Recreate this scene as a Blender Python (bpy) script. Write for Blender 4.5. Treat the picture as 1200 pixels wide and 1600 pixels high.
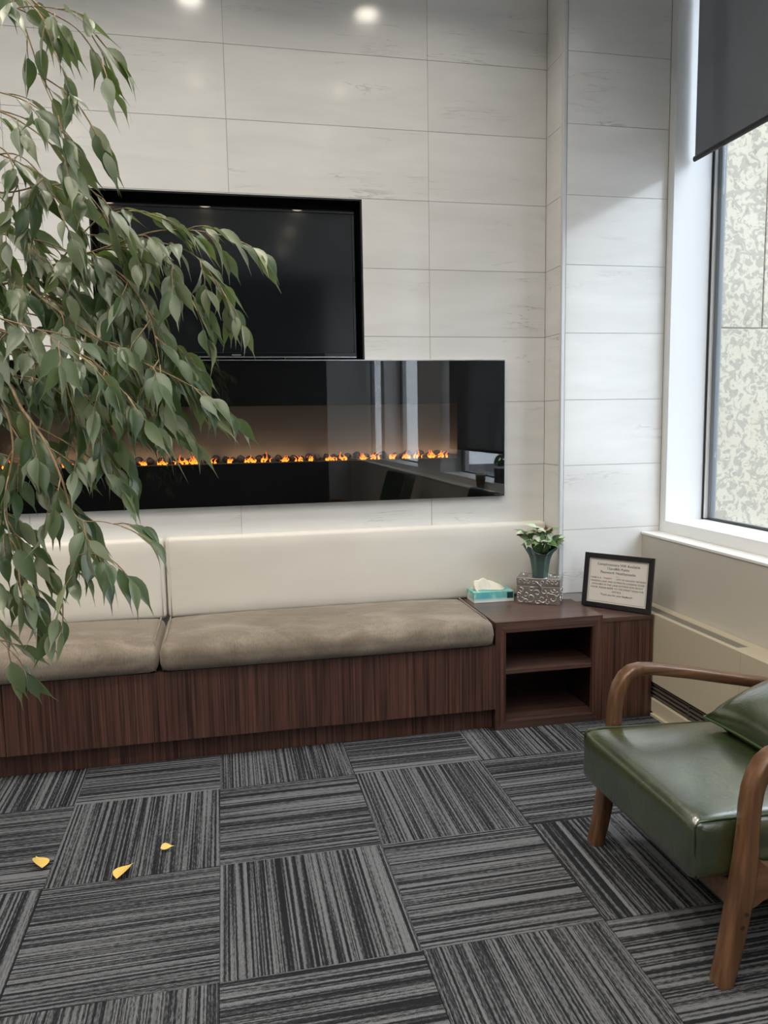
import bpy, bmesh, math, random
from mathutils import Vector, Matrix
random.seed(7)
PI = math.pi
for o in list(bpy.data.objects): bpy.data.objects.remove(o)
S = bpy.context.scene
C = S.collection

# ------------------------------------------------------------------ camera
FPX, YAW, PITCH, ROLL, H = 1198.74, 0.2061, 0.1171, -0.0167, 1.3233
_fw = Vector((math.sin(YAW)*math.cos(PITCH), math.cos(YAW)*math.cos(PITCH), -math.sin(PITCH)))
_r0 = Vector((math.cos(YAW), -math.sin(YAW), 0)); _u0 = _r0.cross(_fw)
_r = math.cos(ROLL)*_r0 + math.sin(ROLL)*_u0
_u = -math.sin(ROLL)*_r0 + math.cos(ROLL)*_u0
EYE = Vector((0, 0, H))
cam = bpy.data.cameras.new('camera'); camo = bpy.data.objects.new('camera', cam); C.objects.link(camo)
cam.sensor_fit = 'VERTICAL'; cam.sensor_height = 36.0; cam.lens = FPX/1600*36.0; cam.clip_start = 0.02
camo.matrix_world = Matrix(((_r.x, _u.x, -_fw.x, 0), (_r.y, _u.y, -_fw.y, 0), (_r.z, _u.z, -_fw.z, H), (0, 0, 0, 1)))
S.camera = camo
def at(u, v, d):                       # a point seen at (u, v), d metres ahead
    return EYE + (_fw + _r*((u-600)/FPX) - _u*((v-800)/FPX))*d

# ------------------------------------------------------------------ world, exposure
W = bpy.data.worlds.new('overcast'); S.world = W; W.use_nodes = True
bg = W.node_tree.nodes['Background']; bg.inputs[0].default_value = (0.80, 0.90, 1.0, 1); bg.inputs[1].default_value = 5.0
S.view_settings.view_transform = 'Standard'; S.view_settings.look = 'None'
S.view_settings.gamma = 1.0; S.view_settings.use_curve_mapping = False
S.view_settings.exposure = 0.36
LAMP_W = 5.2

# ------------------------------------------------------------------ key dimensions
D = 3.506        # back wall face
YP = 3.3125      # pier face
XC = 1.535       # return wall
XF = 2.046       # window frame face
XK = 1.955       # knee wall face
XG = 2.248       # glass plane
YF = 2.993       # bench and cabinet front
ZT = 0.474       # cabinet top
ZS = 0.78        # knee wall top
CEIL = 3.5
XL, YR = -3.4, -4.8
ROW0, DZ = 2.9194, 0.3021

# ------------------------------------------------------------------ materials
def mat(name):
    m = bpy.data.materials.new(name); m.use_nodes = True
    nt = m.node_tree; b = nt.nodes['Principled BSDF']
    return m, nt, b
def N(nt, t, **kw):
    n = nt.nodes.new(t)
    for k, v in kw.items(): setattr(n, k, v)
    return n
def plain(name, col, rough=0.5, metal=0.0, spec=0.5, **kw):
    m, nt, b = mat(name)
    b.inputs['Base Color'].default_value = (*col, 1); b.inputs['Roughness'].default_value = rough
    b.inputs['Metallic'].default_value = metal; b.inputs['Specular IOR Level'].default_value = spec
    for k, v in kw.items(): b.inputs[k.replace('_', ' ')].default_value = v
    return m
def coords(nt, scale, rnd=0.0, src='Object', rot=(0,0,0)):
    tc = N(nt, 'ShaderNodeTexCoord'); mp = N(nt, 'ShaderNodeMapping')
    mp.inputs['Scale'].default_value = scale; mp.inputs['Rotation'].default_value = rot
    nt.links.new(tc.outputs[src], mp.inputs['Vector'])
    if rnd:
        oi = N(nt, 'ShaderNodeObjectInfo'); mu = N(nt, 'ShaderNodeMath', operation='MULTIPLY'); mu.inputs[1].default_value = rnd
        nt.links.new(oi.outputs['Random'], mu.inputs[0]); nt.links.new(mu.outputs[0], mp.inputs['Location'])
    return mp.outputs[0]
def noise(nt, vec, scale, detail=4, rough=0.55, dist=0.0):
    n = N(nt, 'ShaderNodeTexNoise'); n.inputs['Scale'].default_value = scale; n.inputs['Detail'].default_value = detail
    n.inputs['Roughness'].default_value = rough; n.inputs['Distortion'].default_value = dist
    nt.links.new(vec, n.inputs['Vector']); return n.outputs['Fac']
def ramp(nt, fac, stops):
    r = N(nt, 'ShaderNodeValToRGB'); e = r.color_ramp.elements
    while len(e) < len(stops): e.new(0.5)
    for q, (p, c) in zip(e, stops): q.position = p; q.color = (*c, 1) if len(c) == 3 else c
    nt.links.new(fac, r.inputs[0]); return r.outputs[0]
def mixc(nt, a, b, fac, mode='MIX'):
    m = N(nt, 'ShaderNodeMix', data_type='RGBA', blend_type=mode)
    for sock, v in ((m.inputs[6], a), (m.inputs[7], b), (m.inputs[0], fac)):
        if hasattr(v, 'is_output'): nt.links.new(v, sock)
        else: sock.default_value = v if isinstance(v, float) else (*v, 1)
    return m.outputs[2]
def bump(nt, b, h, strength, dist=0.01):
    n = N(nt, 'ShaderNodeBump'); n.inputs['Strength'].default_value = strength; n.inputs['Distance'].default_value = dist
    nt.links.new(h, n.inputs['Height']); nt.links.new(n.outputs[0], b.inputs['Normal'])

def m_marble():
    m, nt, b = mat('polished_marble_tile')
    v = coords(nt, (1.0, 1.0, 5.0), 60.0)
    big = noise(nt, v, 1.6, 5, .55, .6)
    base = ramp(nt, big, [(.3, (.74, .735, .72)), (.7, (.83, .825, .815))])
    v2 = coords(nt, (1.3, 1.3, 13.0), 90.0, rot=(0, math.radians(4), 0))
    vein = noise(nt, v2, 1.3, 5, .58, 1.0)
    vm = ramp(nt, vein, [(.495, (0, 0, 0)), (.506, (1, 1, 1)), (.512, (1, 1, 1)), (.526, (0, 0, 0))])
    gate = ramp(nt, noise(nt, coords(nt, (2, 2, 5), 40.0), 1.1, 2), [(.57, (0, 0, 0)), (.72, (.9, .9, .9))])
    k = mixc(nt, vm, gate, 1.0, 'MULTIPLY')
    nt.links.new(mixc(nt, base, (.50, .49, .475), k), b.inputs['Base Color'])
    b.inputs['Roughness'].default_value = 0.12; b.inputs['Specular IOR Level'].default_value = 0.5
    return m
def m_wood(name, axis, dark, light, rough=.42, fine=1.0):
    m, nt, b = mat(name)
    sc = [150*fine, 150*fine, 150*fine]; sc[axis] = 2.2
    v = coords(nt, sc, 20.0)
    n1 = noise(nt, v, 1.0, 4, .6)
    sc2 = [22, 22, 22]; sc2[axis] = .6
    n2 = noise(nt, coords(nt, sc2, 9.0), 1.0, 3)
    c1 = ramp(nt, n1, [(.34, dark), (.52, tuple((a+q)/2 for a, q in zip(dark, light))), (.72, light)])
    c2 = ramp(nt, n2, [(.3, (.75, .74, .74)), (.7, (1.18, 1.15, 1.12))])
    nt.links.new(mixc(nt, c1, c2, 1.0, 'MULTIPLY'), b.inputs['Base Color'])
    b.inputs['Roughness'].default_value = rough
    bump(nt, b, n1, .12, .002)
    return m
def m_carpet():
    m, nt, b = mat('striped_loop_carpet')
    jit = noise(nt, coords(nt, (330, 60, 1), 30.0), 1.0, 3)
    st = noise(nt, coords(nt, (150, .9, 1), 50.0), 1.0, 1, .5, .0)
    st2 = noise(nt, coords(nt, (26, .3, 1), 70.0), 1.0, 2)
    def add(a, bb, k):
        q = N(nt, 'ShaderNodeMath', operation='MULTIPLY_ADD'); nt.links.new(bb, q.inputs[0]); q.inputs[1].default_value = k
        nt.links.new(a, q.inputs[2]); return q.outputs[0]
    s = add(add(st, jit, .40), st2, .30)
    col = ramp(nt, s, [(.74, (.016, .017, .020)), (.83, (.040, .042, .046)), (.89, (.105, .109, .117)), (1.0, (.155, .160, .172))])
    pile = noise(nt, coords(nt, (1, 1, 1), 10.0), 620, 2)
    pc = ramp(nt, pile, [(.3, (.6, .6, .6)), (.7, (1.35, 1.35, 1.35))])
    nt.links.new(mixc(nt, col, pc, 1.0, 'MULTIPLY'), b.inputs['Base Color'])
    b.inputs['Roughness'].default_value = .95; b.inputs['Specular IOR Level'].default_value = .1
    bump(nt, b, add(pile, s, 1.0), .5, .004)
    return m
def m_velvet():
    m, nt, b = mat('taupe_velvet')
    n1 = noise(nt, coords(nt, (3.2, 5, 5), 10.0), 1.2, 4, .6, 1.4)
    col = ramp(nt, n1, [(.36, (.175, .142, .112)), (.52, (.215, .178, .142)), (.70, (.285, .240, .196))])
    rib = noise(nt, coords(nt, (420, 60, 60)), 1.0, 2)
    rc = ramp(nt, rib, [(.3, (.82, .82, .82)), (.7, (1.15, 1.15, 1.15))])
    nt.links.new(mixc(nt, col, rc, 1.0, 'MULTIPLY'), b.inputs['Base Color'])
    b.inputs['Roughness'].default_value = .85; b.inputs['Specular IOR Level'].default_value = .15
    b.inputs['Sheen Weight'].default_value = .35; b.inputs['Sheen Roughness'].default_value = .4
    b.inputs['Sheen Tint'].default_value = (.9, .82, .72, 1)
    bump(nt, b, rib, .15, .002)
    return m
def m_vinyl():
    m, nt, b = mat('cream_vinyl')
    n1 = noise(nt, coords(nt, (1, 1, 2.5), 10.0), 1.7, 3)
    nt.links.new(ramp(nt, n1, [(.3, (.72, .685, .62)), (.7, (.79, .76, .70))]), b.inputs['Base Color'])
    b.inputs['Roughness'].default_value = .38
    g = noise(nt, coords(nt, (1, 1, 1)), 380, 2); bump(nt, b, g, .06, .002)
    return m
def m_leather():
    m, nt, b = mat('green_waxed_leather')
    n1 = noise(nt, coords(nt, (1, 1, 1)), 7.0, 4, .6)
    nt.links.new(ramp(nt, n1, [(.3, (.013, .022, .007)), (.6, (.028, .044, .012)), (.8, (.062, .078, .022))]), b.inputs['Base Color'])
    b.inputs['Roughness'].default_value = .30; b.inputs['Specular IOR Level'].default_value = .65
    b.inputs['Coat Weight'].default_value = 1.0; b.inputs['Coat Roughness'].default_value = .24; b.inputs['Coat IOR'].default_value = 1.9
    vo = N(nt, 'ShaderNodeTexVoronoi', feature='DISTANCE_TO_EDGE'); vo.inputs['Scale'].default_value = 26
    wv = coords(nt, (1, 1, 1)); nz = N(nt, 'ShaderNodeTexNoise'); nz.inputs['Scale'].default_value = 9; nz.inputs['Detail'].default_value = 3
    nt.links.new(wv, nz.inputs['Vector'])
    nt.links.new(mixc(nt, wv, nz.outputs['Color'], .16), vo.inputs['Vector'])
    cr = ramp(nt, vo.outputs[0], [(0, (0, 0, 0)), (.08, (1, 1, 1))])
    bump(nt, b, mixc(nt, cr, n1, .5), .22, .004)
    return m
def m_leaf(name, island):
    m, nt, b = mat(name)
    if island: r = N(nt, 'ShaderNodeNewGeometry').outputs['Random Per Island']
    else: r = N(nt, 'ShaderNodeObjectInfo').outputs['Random']
    top = ramp(nt, r, [(0, (.022, .060, .014)), (.4, (.046, .090, .028)), (.75, (.098, .138, .056)), (.95, (.17, .20, .10)), (1, (.17, .21, .07))])
    g = N(nt, 'ShaderNodeNewGeometry')
    under = mixc(nt, top, (.24, .28, .18), .6)
    nt.links.new(mixc(nt, top, under, g.outputs['Backfacing']), b.inputs['Base Color'])
    b.inputs['Roughness'].default_value = .40; b.inputs['Specular IOR Level'].default_value = .8
    b.inputs['Sheen Weight'].default_value = .4
    tr = N(nt, 'ShaderNodeBsdfTranslucent'); tr.inputs[0].default_value = (.16, .26, .04, 1)
    mx = N(nt, 'ShaderNodeMixShader'); mx.inputs[0].default_value = .22
    nt.links.new(b.outputs[0], mx.inputs[1]); nt.links.new(tr.outputs[0], mx.inputs[2])
    nt.links.new(mx.outputs[0], nt.nodes['Material Output'].inputs[0])
    return m
def m_glass(name, ior=1.5, tint=(1, 1, 1), rough=0.0):
    m, nt, b = mat(name); nt.nodes.remove(b)
    t = N(nt, 'ShaderNodeBsdfTransparent'); t.inputs[0].default_value = (*tint, 1)
    g = N(nt, 'ShaderNodeBsdfGlossy'); g.inputs['Roughness'].default_value = rough
    f = N(nt, 'ShaderNodeFresnel'); gm = N(nt, 'ShaderNodeNewGeometry')
    mr = N(nt, 'ShaderNodeMapRange'); mr.inputs[3].default_value = ior; mr.inputs[4].default_value = 1/ior
    nt.links.new(gm.outputs['Backfacing'], mr.inputs[0]); nt.links.new(mr.outputs[0], f.inputs[0])   # same reflectance from both faces
    mx = N(nt, 'ShaderNodeMixShader')
    nt.links.new(f.outputs[0], mx.inputs[0]); nt.links.new(t.outputs[0], mx.inputs[1]); nt.links.new(g.outputs[0], mx.inputs[2])
    nt.links.new(mx.outputs[0], nt.nodes['Material Output'].inputs[0])
    return m
def m_stone():
    m, nt, b = mat('mottled_limestone')
    v = coords(nt, (1, 1, 1), 30.0)
    n1 = noise(nt, v, 21.0, 4, .55, 1.3)
    a = ramp(nt, n1, [(.50, (.43, .395, .32)), (.525, (.29, .272, .225))])
    n2 = noise(nt, v, 40.0, 3, .5, .8)
    c = ramp(nt, n2, [(.60, (1, 1, 1)), (.64, (.80, .80, .80))])
    n3 = noise(nt, v, 1.2, 3)
    d = ramp(nt, n3, [(.3, (.92, .90, .85)), (.7, (1.05, 1.05, 1.05))])
    nt.links.new(mixc(nt, mixc(nt, a, c, 1.0, 'MULTIPLY'), d, 1.0, 'MULTIPLY'), b.inputs['Base Color'])
    b.inputs['Roughness'].default_value = .85
    return m
def m_emit(name, col, strength):
    m, nt, b = mat(name)
    b.inputs['Base Color'].default_value = (*col, 1); b.inputs['Emission Color'].default_value = (*col, 1)
    b.inputs['Emission Strength'].default_value = strength; return m
def m_flame():
    m, nt, b = mat('flame_glow')
    tc = N(nt, 'ShaderNodeTexCoord'); sp = N(nt, 'ShaderNodeSeparateXYZ'); nt.links.new(tc.outputs['Object'], sp.inputs[0])
    mr = N(nt, 'ShaderNodeMapRange'); mr.inputs[2].default_value = .045; nt.links.new(sp.outputs[2], mr.inputs[0])
    col = ramp(nt, mr.outputs[0], [(0, (1, .30, .03)), (.4, (1, .17, .015)), (1, (.8, .05, .004))])
    nt.links.new(col, b.inputs['Emission Color']); b.inputs['Base Color'].default_value = (.02, .004, 0, 1)
    b.inputs['Emission Strength'].default_value = 2.2; b.inputs['Roughness'].default_value = 1; return m
def m_blind():
    m, nt, b = mat('charcoal_screen_fabric')
    w = noise(nt, coords(nt, (1, 1, 1)), 900, 1)
    nt.links.new(ramp(nt, w, [(.3, (.10, .10, .105)), (.7, (.15, .15, .155))]), b.inputs['Base Color'])
    b.inputs['Roughness'].default_value = .8
    t = N(nt, 'ShaderNodeBsdfTransparent'); mx = N(nt, 'ShaderNodeMixShader'); mx.inputs[0].default_value = .14
    tl = N(nt, 'ShaderNodeBsdfTranslucent'); tl.inputs[0].default_value = (.19, .19, .195, 1); ad = N(nt, 'ShaderNodeMixShader'); ad.inputs[0].default_value = .35
    nt.links.new(b.outputs[0], ad.inputs[1]); nt.links.new(tl.outputs[0], ad.inputs[2]); nt.links.new(ad.outputs[0], mx.inputs[1]); nt.links.new(t.outputs[0], mx.inputs[2])
    nt.links.new(mx.outputs[0], nt.nodes['Material Output'].inputs[0]); return m
def m_tissuebox():
    m, nt, b = mat('teal_watercolour_carton')
    v = coords(nt, (1, 1, 1))
    a = ramp(nt, noise(nt, v, 16, 3, .55, .6), [(.32, (.10, .42, .52)), (.47, (.16, .52, .48)), (.58, (.32, .62, .58)), (.72, (.78, .86, .84))])
    sp = N(nt, 'ShaderNodeSeparateXYZ'); nt.links.new(v, sp.inputs[0])
    mr = N(nt, 'ShaderNodeMapRange'); mr.inputs[1].default_value = .022; mr.inputs[2].default_value = .006; nt.links.new(sp.outputs[2], mr.inputs[0])
    nt.links.new(mixc(nt, a, (.80, .84, .83), mr.outputs[0]), b.inputs['Base Color']); b.inputs['Roughness'].default_value = .45
    return m
def m_embossed():
    m, nt, b = mat('embossed_pewter')
    b.inputs['Base Color'].default_value = (.36, .335, .315, 1); b.inputs['Metallic'].default_value = .75
    b.inputs['Roughness'].default_value = .36
    n = noise(nt, coords(nt, (1, 1, 1)), 60, 3); bump(nt, b, n, .2, .003); return m
def m_painted(name, col, rough=.6, var=.04):
    m, nt, b = mat(name)
    n = noise(nt, coords(nt, (1, 1, 1)), 1.5, 3)
    nt.links.new(ramp(nt, n, [(.3, tuple(c*(1-var) for c in col)), (.7, col)]), b.inputs['Base Color'])
    b.inputs['Roughness'].default_value = rough; return m

M = dict(
    marble=m_marble(), grout=plain('grout', (.50, .49, .475), .9),
    carpet=m_carpet(), subfloor=plain('subfloor', (.02, .02, .022), .95),
    wood_v=m_wood('dark_walnut_upright_grain', 2, (.026, .0115, .0088), (.150, .070, .050)),
    wood_h=m_wood('dark_walnut_level_grain', 0, (.050, .027, .022), (.135, .078, .064), .28, .8),
    wood_shaded=m_wood('dark_walnut_shaded', 0, (.014, .007, .006), (.045, .022, .018), .5),  # darker copy of the walnut, shade of recesses put into the colour
    velvet=m_velvet(), vinyl=m_vinyl(), vinyl_seam=plain('cream_piping', (.72, .69, .62), .45),
    leather=m_leather(), leather_seam=plain('green_leather_piping', (.035, .06, .022), .35),
    chairwood=m_wood('oiled_walnut', 0, (.080, .038, .019), (.175, .092, .048), .30, .5),
    chairwood_v=m_wood('oiled_walnut_leg', 2, (.076, .036, .018), (.170, .089, .046), .30, .5),
    hole=plain('screw_hole', (.03, .012, .006), .8),
    black_gloss=plain('black_glass_border', (.004, .005, .006), .02, 0, 1.0),
    black_satin=plain('black_satin', (.008, .008, .009), .35),
    screen=plain('television_screen', (.006, .008, .010), .09, 0, .8),
    silver=plain('brushed_aluminium', (.62, .63, .64), .25, 1.0),
    trim_alu=plain('satin_aluminium', (.72, .74, .76), .5, .45),
    fireback=m_painted('bronze_fireback', (.13, .10, .07), .55, .3),
    coal=plain('dark_stone', (.035, .028, .025), .6),
    flame=m_flame(), clear=m_glass('clear_glass', 1.5), fireglass=m_glass('fireplace_glass', 1.62),
    white_paint=m_painted('white_painted_metal', (.80, .81, .82), .35, .02),
    grey_alu=plain('grey_window_bar', (.17, .19, .21), .5, .1),
    gasket=plain('black_gasket', (.012, .012, .013), .5),
    knee=m_painted('beige_wall_paint', (.52, .49, .43), .55, .03),
    sill=m_painted('white_sill_paint', (.80, .79, .76), .4, .02),
    convector=m_painted('cream_enamel', (.52, .46, .345), .35, .03),
    slat=plain('grille_slat', (.50, .46, .38), .4), void=plain('void_shade', (.008, .008, .008), .9),
    darkslat=plain('bronze_slat', (.13, .11, .095), .35, .3),
    ceil=m_painted('ceiling_paint', (.78, .78, .77), .8, .02),
    wall=m_painted('grey_wall_paint', (.42, .42, .41), .7, .03),
    darkwall=m_painted('dark_wall_paint', (.028, .028, .028), .6, .05),
    lens=m_emit('warm_lens', (1, .86, .62), 8.0), lamp_trim=plain('lamp_trim', (.75, .75, .74), .4),
    blind=m_blind(), blindbar=plain('blind_bar', (.016, .016, .017), .45),
    stone=m_stone(), mortar=plain('pale_mortar', (.40, .39, .36), .9),
    pavement=m_painted('pavement', (.30, .30, .295), .9, .12), asphalt=m_painted('asphalt', (.10, .10, .105), .9, .1),
    leaf=m_leaf('ficus_leaf', False), leaf_many=m_leaf('ficus_leaf_mass', True),
    bark=m_wood('ficus_bark', 2, (.16, .11, .06), (.36, .26, .15), .8, .6),
    pot=plain('charcoal_planter', (.05, .05, .052), .4), soil=plain('soil', (.03, .02, .014), .95),
    yellow=plain('yellow_leaf', (.72, .50, .13), .5),
    carton=m_tissuebox(), tissue=plain('tissue_paper', (.86, .80, .70), .9, Subsurface_Weight=0.0), emblem=plain('navy_print', (.01, .06, .08), .5),
    pewter=m_embossed(), relief=plain('polished_relief', (.62, .60, .58), .28, .8),
    foil=plain('teal_foil_wrap', (.085, .145, .135), .22, .35), 
    petal=plain('pale_green_petal', (.52, .60, .42), .55), petal_red=plain('wilted_edge', (.12, .03, .03), .6),
    sprig=plain('sprig_green', (.07, .15, .04), .45), sprig_pale=plain('sprig_pale_green', (.20, .30, .13), .5),
    paper=m_painted('printed_paper', (.72, .69, .64), .7, .04), ink=plain('grey_ink', (.10, .10, .10), .8), red_ink=plain('red_ink', (.55, .05, .05), .8),
    cup=plain('paper_cup', (.12, .22, .20), .5), cup_lid=plain('cup_lid', (.75, .75, .73), .4), sleeve=plain('cup_sleeve', (.20, .12, .07), .8),
    orange=plain('orange_plastic', (.75, .10, .03), .4), rubber=plain('black_rubber', (.02, .02, .02), .7),
    facade=m_painted('concrete_facade', (.26, .26, .255), .8, .1), darkglass=plain('dark_window_glass', (.03, .035, .04), .05, 0, .8),
)

# ------------------------------------------------------------------ builders
ORG = {}
def nb(): return bmesh.new()
def box(bm, x0, x1, y0, y1, z0, z1, bevel=0.0, seg=2):
    vs = [bm.verts.new(p) for p in ((x0,y0,z0),(x1,y0,z0),(x1,y1,z0),(x0,y1,z0),(x0,y0,z1),(x1,y0,z1),(x1,y1,z1),(x0,y1,z1))]
    fs = [bm.faces.new([vs[i] for i in q]) for q in ((0,3,2,1),(4,5,6,7),(0,1,5,4),(1,2,6,5),(2,3,7,6),(3,0,4,7))]
    if bevel:
        es = {e for f in fs for e in f.edges}
        bmesh.ops.bevel(bm, geom=list(es), offset=bevel, segments=seg, affect='EDGES', profile=0.5)
    return bm
def bx(*a, **k): return box(nb(), *a, **k)
def prism(bm, pts, axis, a, b, bevel=0.0, seg=2):
    """closed outline pts (2-D) extruded along axis from a to b; axis 1 -> pts are (x, z), 2 -> (x, y), 0 -> (y, z)"""
    def P(p, t): return {0: (t, p[0], p[1]), 1: (p[0], t, p[1]), 2: (p[0], p[1], t)}[axis]
    n = len(pts); A = [bm.verts.new(P(p, a)) for p in pts]; B = [bm.verts.new(P(p, b)) for p in pts]
    fs = [bm.faces.new(A), bm.faces.new(B[::-1])]
    for i in range(n): fs.append(bm.faces.new((A[i], B[i], B[(i+1) % n], A[(i+1) % n])))
    if bevel:
        es = [e for f in fs[:2] for e in f.edges]
        bmesh.ops.bevel(bm, geom=es, offset=bevel, segments=seg, affect='EDGES', profile=0.5)
    bmesh.ops.recalc_face_normals(bm, faces=bm.faces[:]); return bm
def tube(bm, pts, rad, n=8, caps=True):
    pts = [Vector(p) for p in pts]; rings = []
    if not isinstance(rad, (list, tuple)): rad = [rad]*len(pts)
    up = Vector((0.31, 0.2, 0.93)).normalized()
    for i, p in enumerate(pts):
        t = (pts[min(i+1, len(pts)-1)] - pts[max(i-1, 0)]).normalized()
        a = t.cross(up)
        if a.length < 1e-3: a = t.cross(Vector((1, 0, 0)))
        a.normalize(); b = t.cross(a)
        rings.append([bm.verts.new(p + (a*math.cos(2*PI*k/n) + b*math.sin(2*PI*k/n))*rad[i]) for k in range(n)])
    for r, s in zip(rings, rings[1:]):
        for k in range(n): bm.faces.new((r[k], r[(k+1) % n], s[(k+1) % n], s[k]))
    if caps: bm.faces.new(rings[0][::-1]); bm.faces.new(rings[-1])
    bmesh.ops.recalc_face_normals(bm, faces=bm.faces[:]); return bm
def lathe(bm, prof, cx=0, cy=0, n=24, wob=None):
    rings = []
    for j, (r, z) in enumerate(prof):
        rings.append([bm.verts.new((cx + (r + (wob(j, k) if wob else 0))*math.cos(2*PI*k/n), cy + (r + (wob(j, k) if wob else 0))*math.sin(2*PI*k/n), z)) for k in range(n)])
    for a, b in zip(rings, rings[1:]):
        for k in range(n): bm.faces.new((a[k], a[(k+1) % n], b[(k+1) % n], b[k]))
    bm.faces.new(rings[0][::-1]); bm.faces.new(rings[-1])
    return bm
def softbox(x0, x1, y0, y1, z0, z1, r, nx=10, ny=6, nz=4, crown=0.0, front=0.0):
    """upholstered block: rounded on every edge, crowned on top, bulged in front"""
    bm = nb(); bmesh.ops.create_cube(bm, size=2.0)
    cx, cy, cz = (x0+x1)/2, (y0+y1)/2, (z0+z1)/2; hx, hy, hz = (x1-x0)/2, (y1-y0)/2, (z1-z0)/2
    bm.free(); bm = nb()
    def axis_samples(h, n):
        s = [-h, -h + r*.15, -h + r*.4, -h + r]
        m = [-h + r + (2*h-2*r)*i/n for i in range(1, n)]
        return s + m + [h - r, h - r*.4, h - r*.15, h]
    X, Y, Z = axis_samples(hx, nx), axis_samples(hy, ny), axis_samples(hz, nz)
    cache = {}
    def V(i, j, k):
        if (i, j, k) in cache: return cache[(i, j, k)]
        q = Vector((X[i], Y[j], Z[k]))
        c = Vector((max(-hx+r, min(hx-r, q.x)), max(-hy+r, min(hy-r, q.y)), max(-hz+r, min(hz-r, q.z))))
        d = q - c
        if d.length > 1e-9:
            m_ = max(abs(d.x), abs(d.y), abs(d.z)); d = d.normalized()*m_
        q = c + d
        ex = 1-(abs(q.x)/hx)**4; ey = 1-(abs(q.y)/hy)**4; ez = 1-(abs(q.z)/hz)**4
        if q.z > 0: q.z += crown*max(0, ex)*max(0, ey)*(q.z/hz)
        if q.y < 0: q.y -= front*max(0, ex)*max(0, ez)*(-q.y/hy)
        v = cache[(i, j, k)] = bm.verts.new((cx+q.x, cy+q.y, cz+q.z)); return v
    a, b_, c_ = len(X)-1, len(Y)-1, len(Z)-1
    for i in range(a):
        for j in range(b_):
            bm.faces.new((V(i,j,0), V(i,j+1,0), V(i+1,j+1,0), V(i+1,j,0))); bm.faces.new((V(i,j,c_), V(i+1,j,c_), V(i+1,j+1,c_), V(i,j+1,c_)))
    for i in range(a):
        for k in range(c_):
            bm.faces.new((V(i,0,k), V(i+1,0,k), V(i+1,0,k+1), V(i,0,k+1))); bm.faces.new((V(i,b_,k), V(i,b_,k+1), V(i+1,b_,k+1), V(i+1,b_,k)))
    for j in range(b_):
        for k in range(c_):
            bm.faces.new((V(0,j,k), V(0,j,k+1), V(0,j+1,k+1), V(0,j+1,k))); bm.faces.new((V(a,j,k), V(a,j+1,k), V(a,j+1,k+1), V(a,j,k+1)))
    return bm
def obj(name, bm, m, parent=None, smooth=False, local=False, kind=None, label=None, frees=True):
    """one mesh object; coordinates are the room's unless local"""
    me = bpy.data.meshes.new(name)
    if parent is not None and not local:
        L = ORG.get(parent.name, Vector())
        if L.length > 0: bmesh.ops.translate(bm, vec=-L, verts=bm.verts[:])
    bm.to_mesh(me)
    if frees: bm.free()
    me.materials.append(M[m] if isinstance(m, str) else m)
    if smooth:
        for p in me.polygons: p.use_smooth = True
    o = bpy.data.objects.new(name, me); C.objects.link(o)
    if parent is not None:
        o.parent = parent; ORG[o.name] = ORG.get(parent.name, Vector())
    if kind: o['kind'] = kind
    if label: o['label'] = label
    return o
def sharp(o, deg=35):
    me = o.data
    for p in me.polygons: p.use_smooth = True
    me.set_sharp_from_angle(angle=math.radians(deg)); return o
def tag(o, label, cat, group=None):
    o['label'] = label; o['category'] = cat
    if group: o['group'] = group
    return o
def thing(name, loc, label, cat, group=None):
    o = bpy.data.objects.new(name, None); C.objects.link(o); o.location = loc; o.empty_display_size = .05
    ORG[o.name] = Vector(loc); return tag(o, label, cat, group)
def copy_tree(o, parent=None):
    c = o.copy(); C.objects.link(c); c.parent = parent
    for ch in list(o.children): copy_tree(ch, c)
    return c
def struct(name, bm, m): return obj(name, bm, m, None, kind='structure')
def share(src, name, parent, loc, rotz=0.0, scale=None):
    o = bpy.data.objects.new(name, src.data if hasattr(src, 'data') else src); C.objects.link(o); o.parent = parent; o.location = loc
    o.rotation_euler = (0, 0, rotz)
    if scale: o.scale = scale
    return o
def cut(rect, holes):
    """rectangle minus rectangles -> list of rectangles"""
    out = [rect]
    for (a, b, c, d) in holes:
        nxt = []
        for (x0, x1, z0, z1) in out:
            if a >= x1 or b <= x0 or c >= z1 or d <= z0: nxt.append((x0, x1, z0, z1)); continue
            if z1 > d: nxt.append((x0, x1, d, z1))
            if z0 < c: nxt.append((x0, x1, z0, c))
            if x0 < a: nxt.append((x0, a, max(z0, c), min(z1, d)))
            if x1 > b: nxt.append((b, x1, max(z0, c), min(z1, d)))
        out = nxt
    return out

# ------------------------------------------------------------------ floor: carpet tiles
floor = struct('floor', bx(XL, 2.3, YR, D+.3, -.06, -.006), 'subfloor')
TX0, TY0, T = -.057, 2.737, .5
tile_bm = bx(-.2494, .2494, -.2494, .2494, -.006, 0.0)
tile_me = None
for i in range(-7, 5):
    for j in range(-3, 16):
        x, y = TX0 + (i+.5)*T, TY0 - (j+.5)*T
        if x < XL-.2 or x > 1.99 or y < YR: continue
        rz = (PI/2 if (i+j) % 2 == 0 else 0.0) + (PI if (i*3+j*5) % 4 < 2 else 0.0)
        if tile_me is None:
            o = obj('carpet_tile', tile_bm, 'carpet', floor); tile_me = o.data; o.location = (x, y, 0); o.rotation_euler = (0, 0, rz)
        else: share(tile_me, 'carpet_tile', floor, (x, y, 0), rz)

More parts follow.
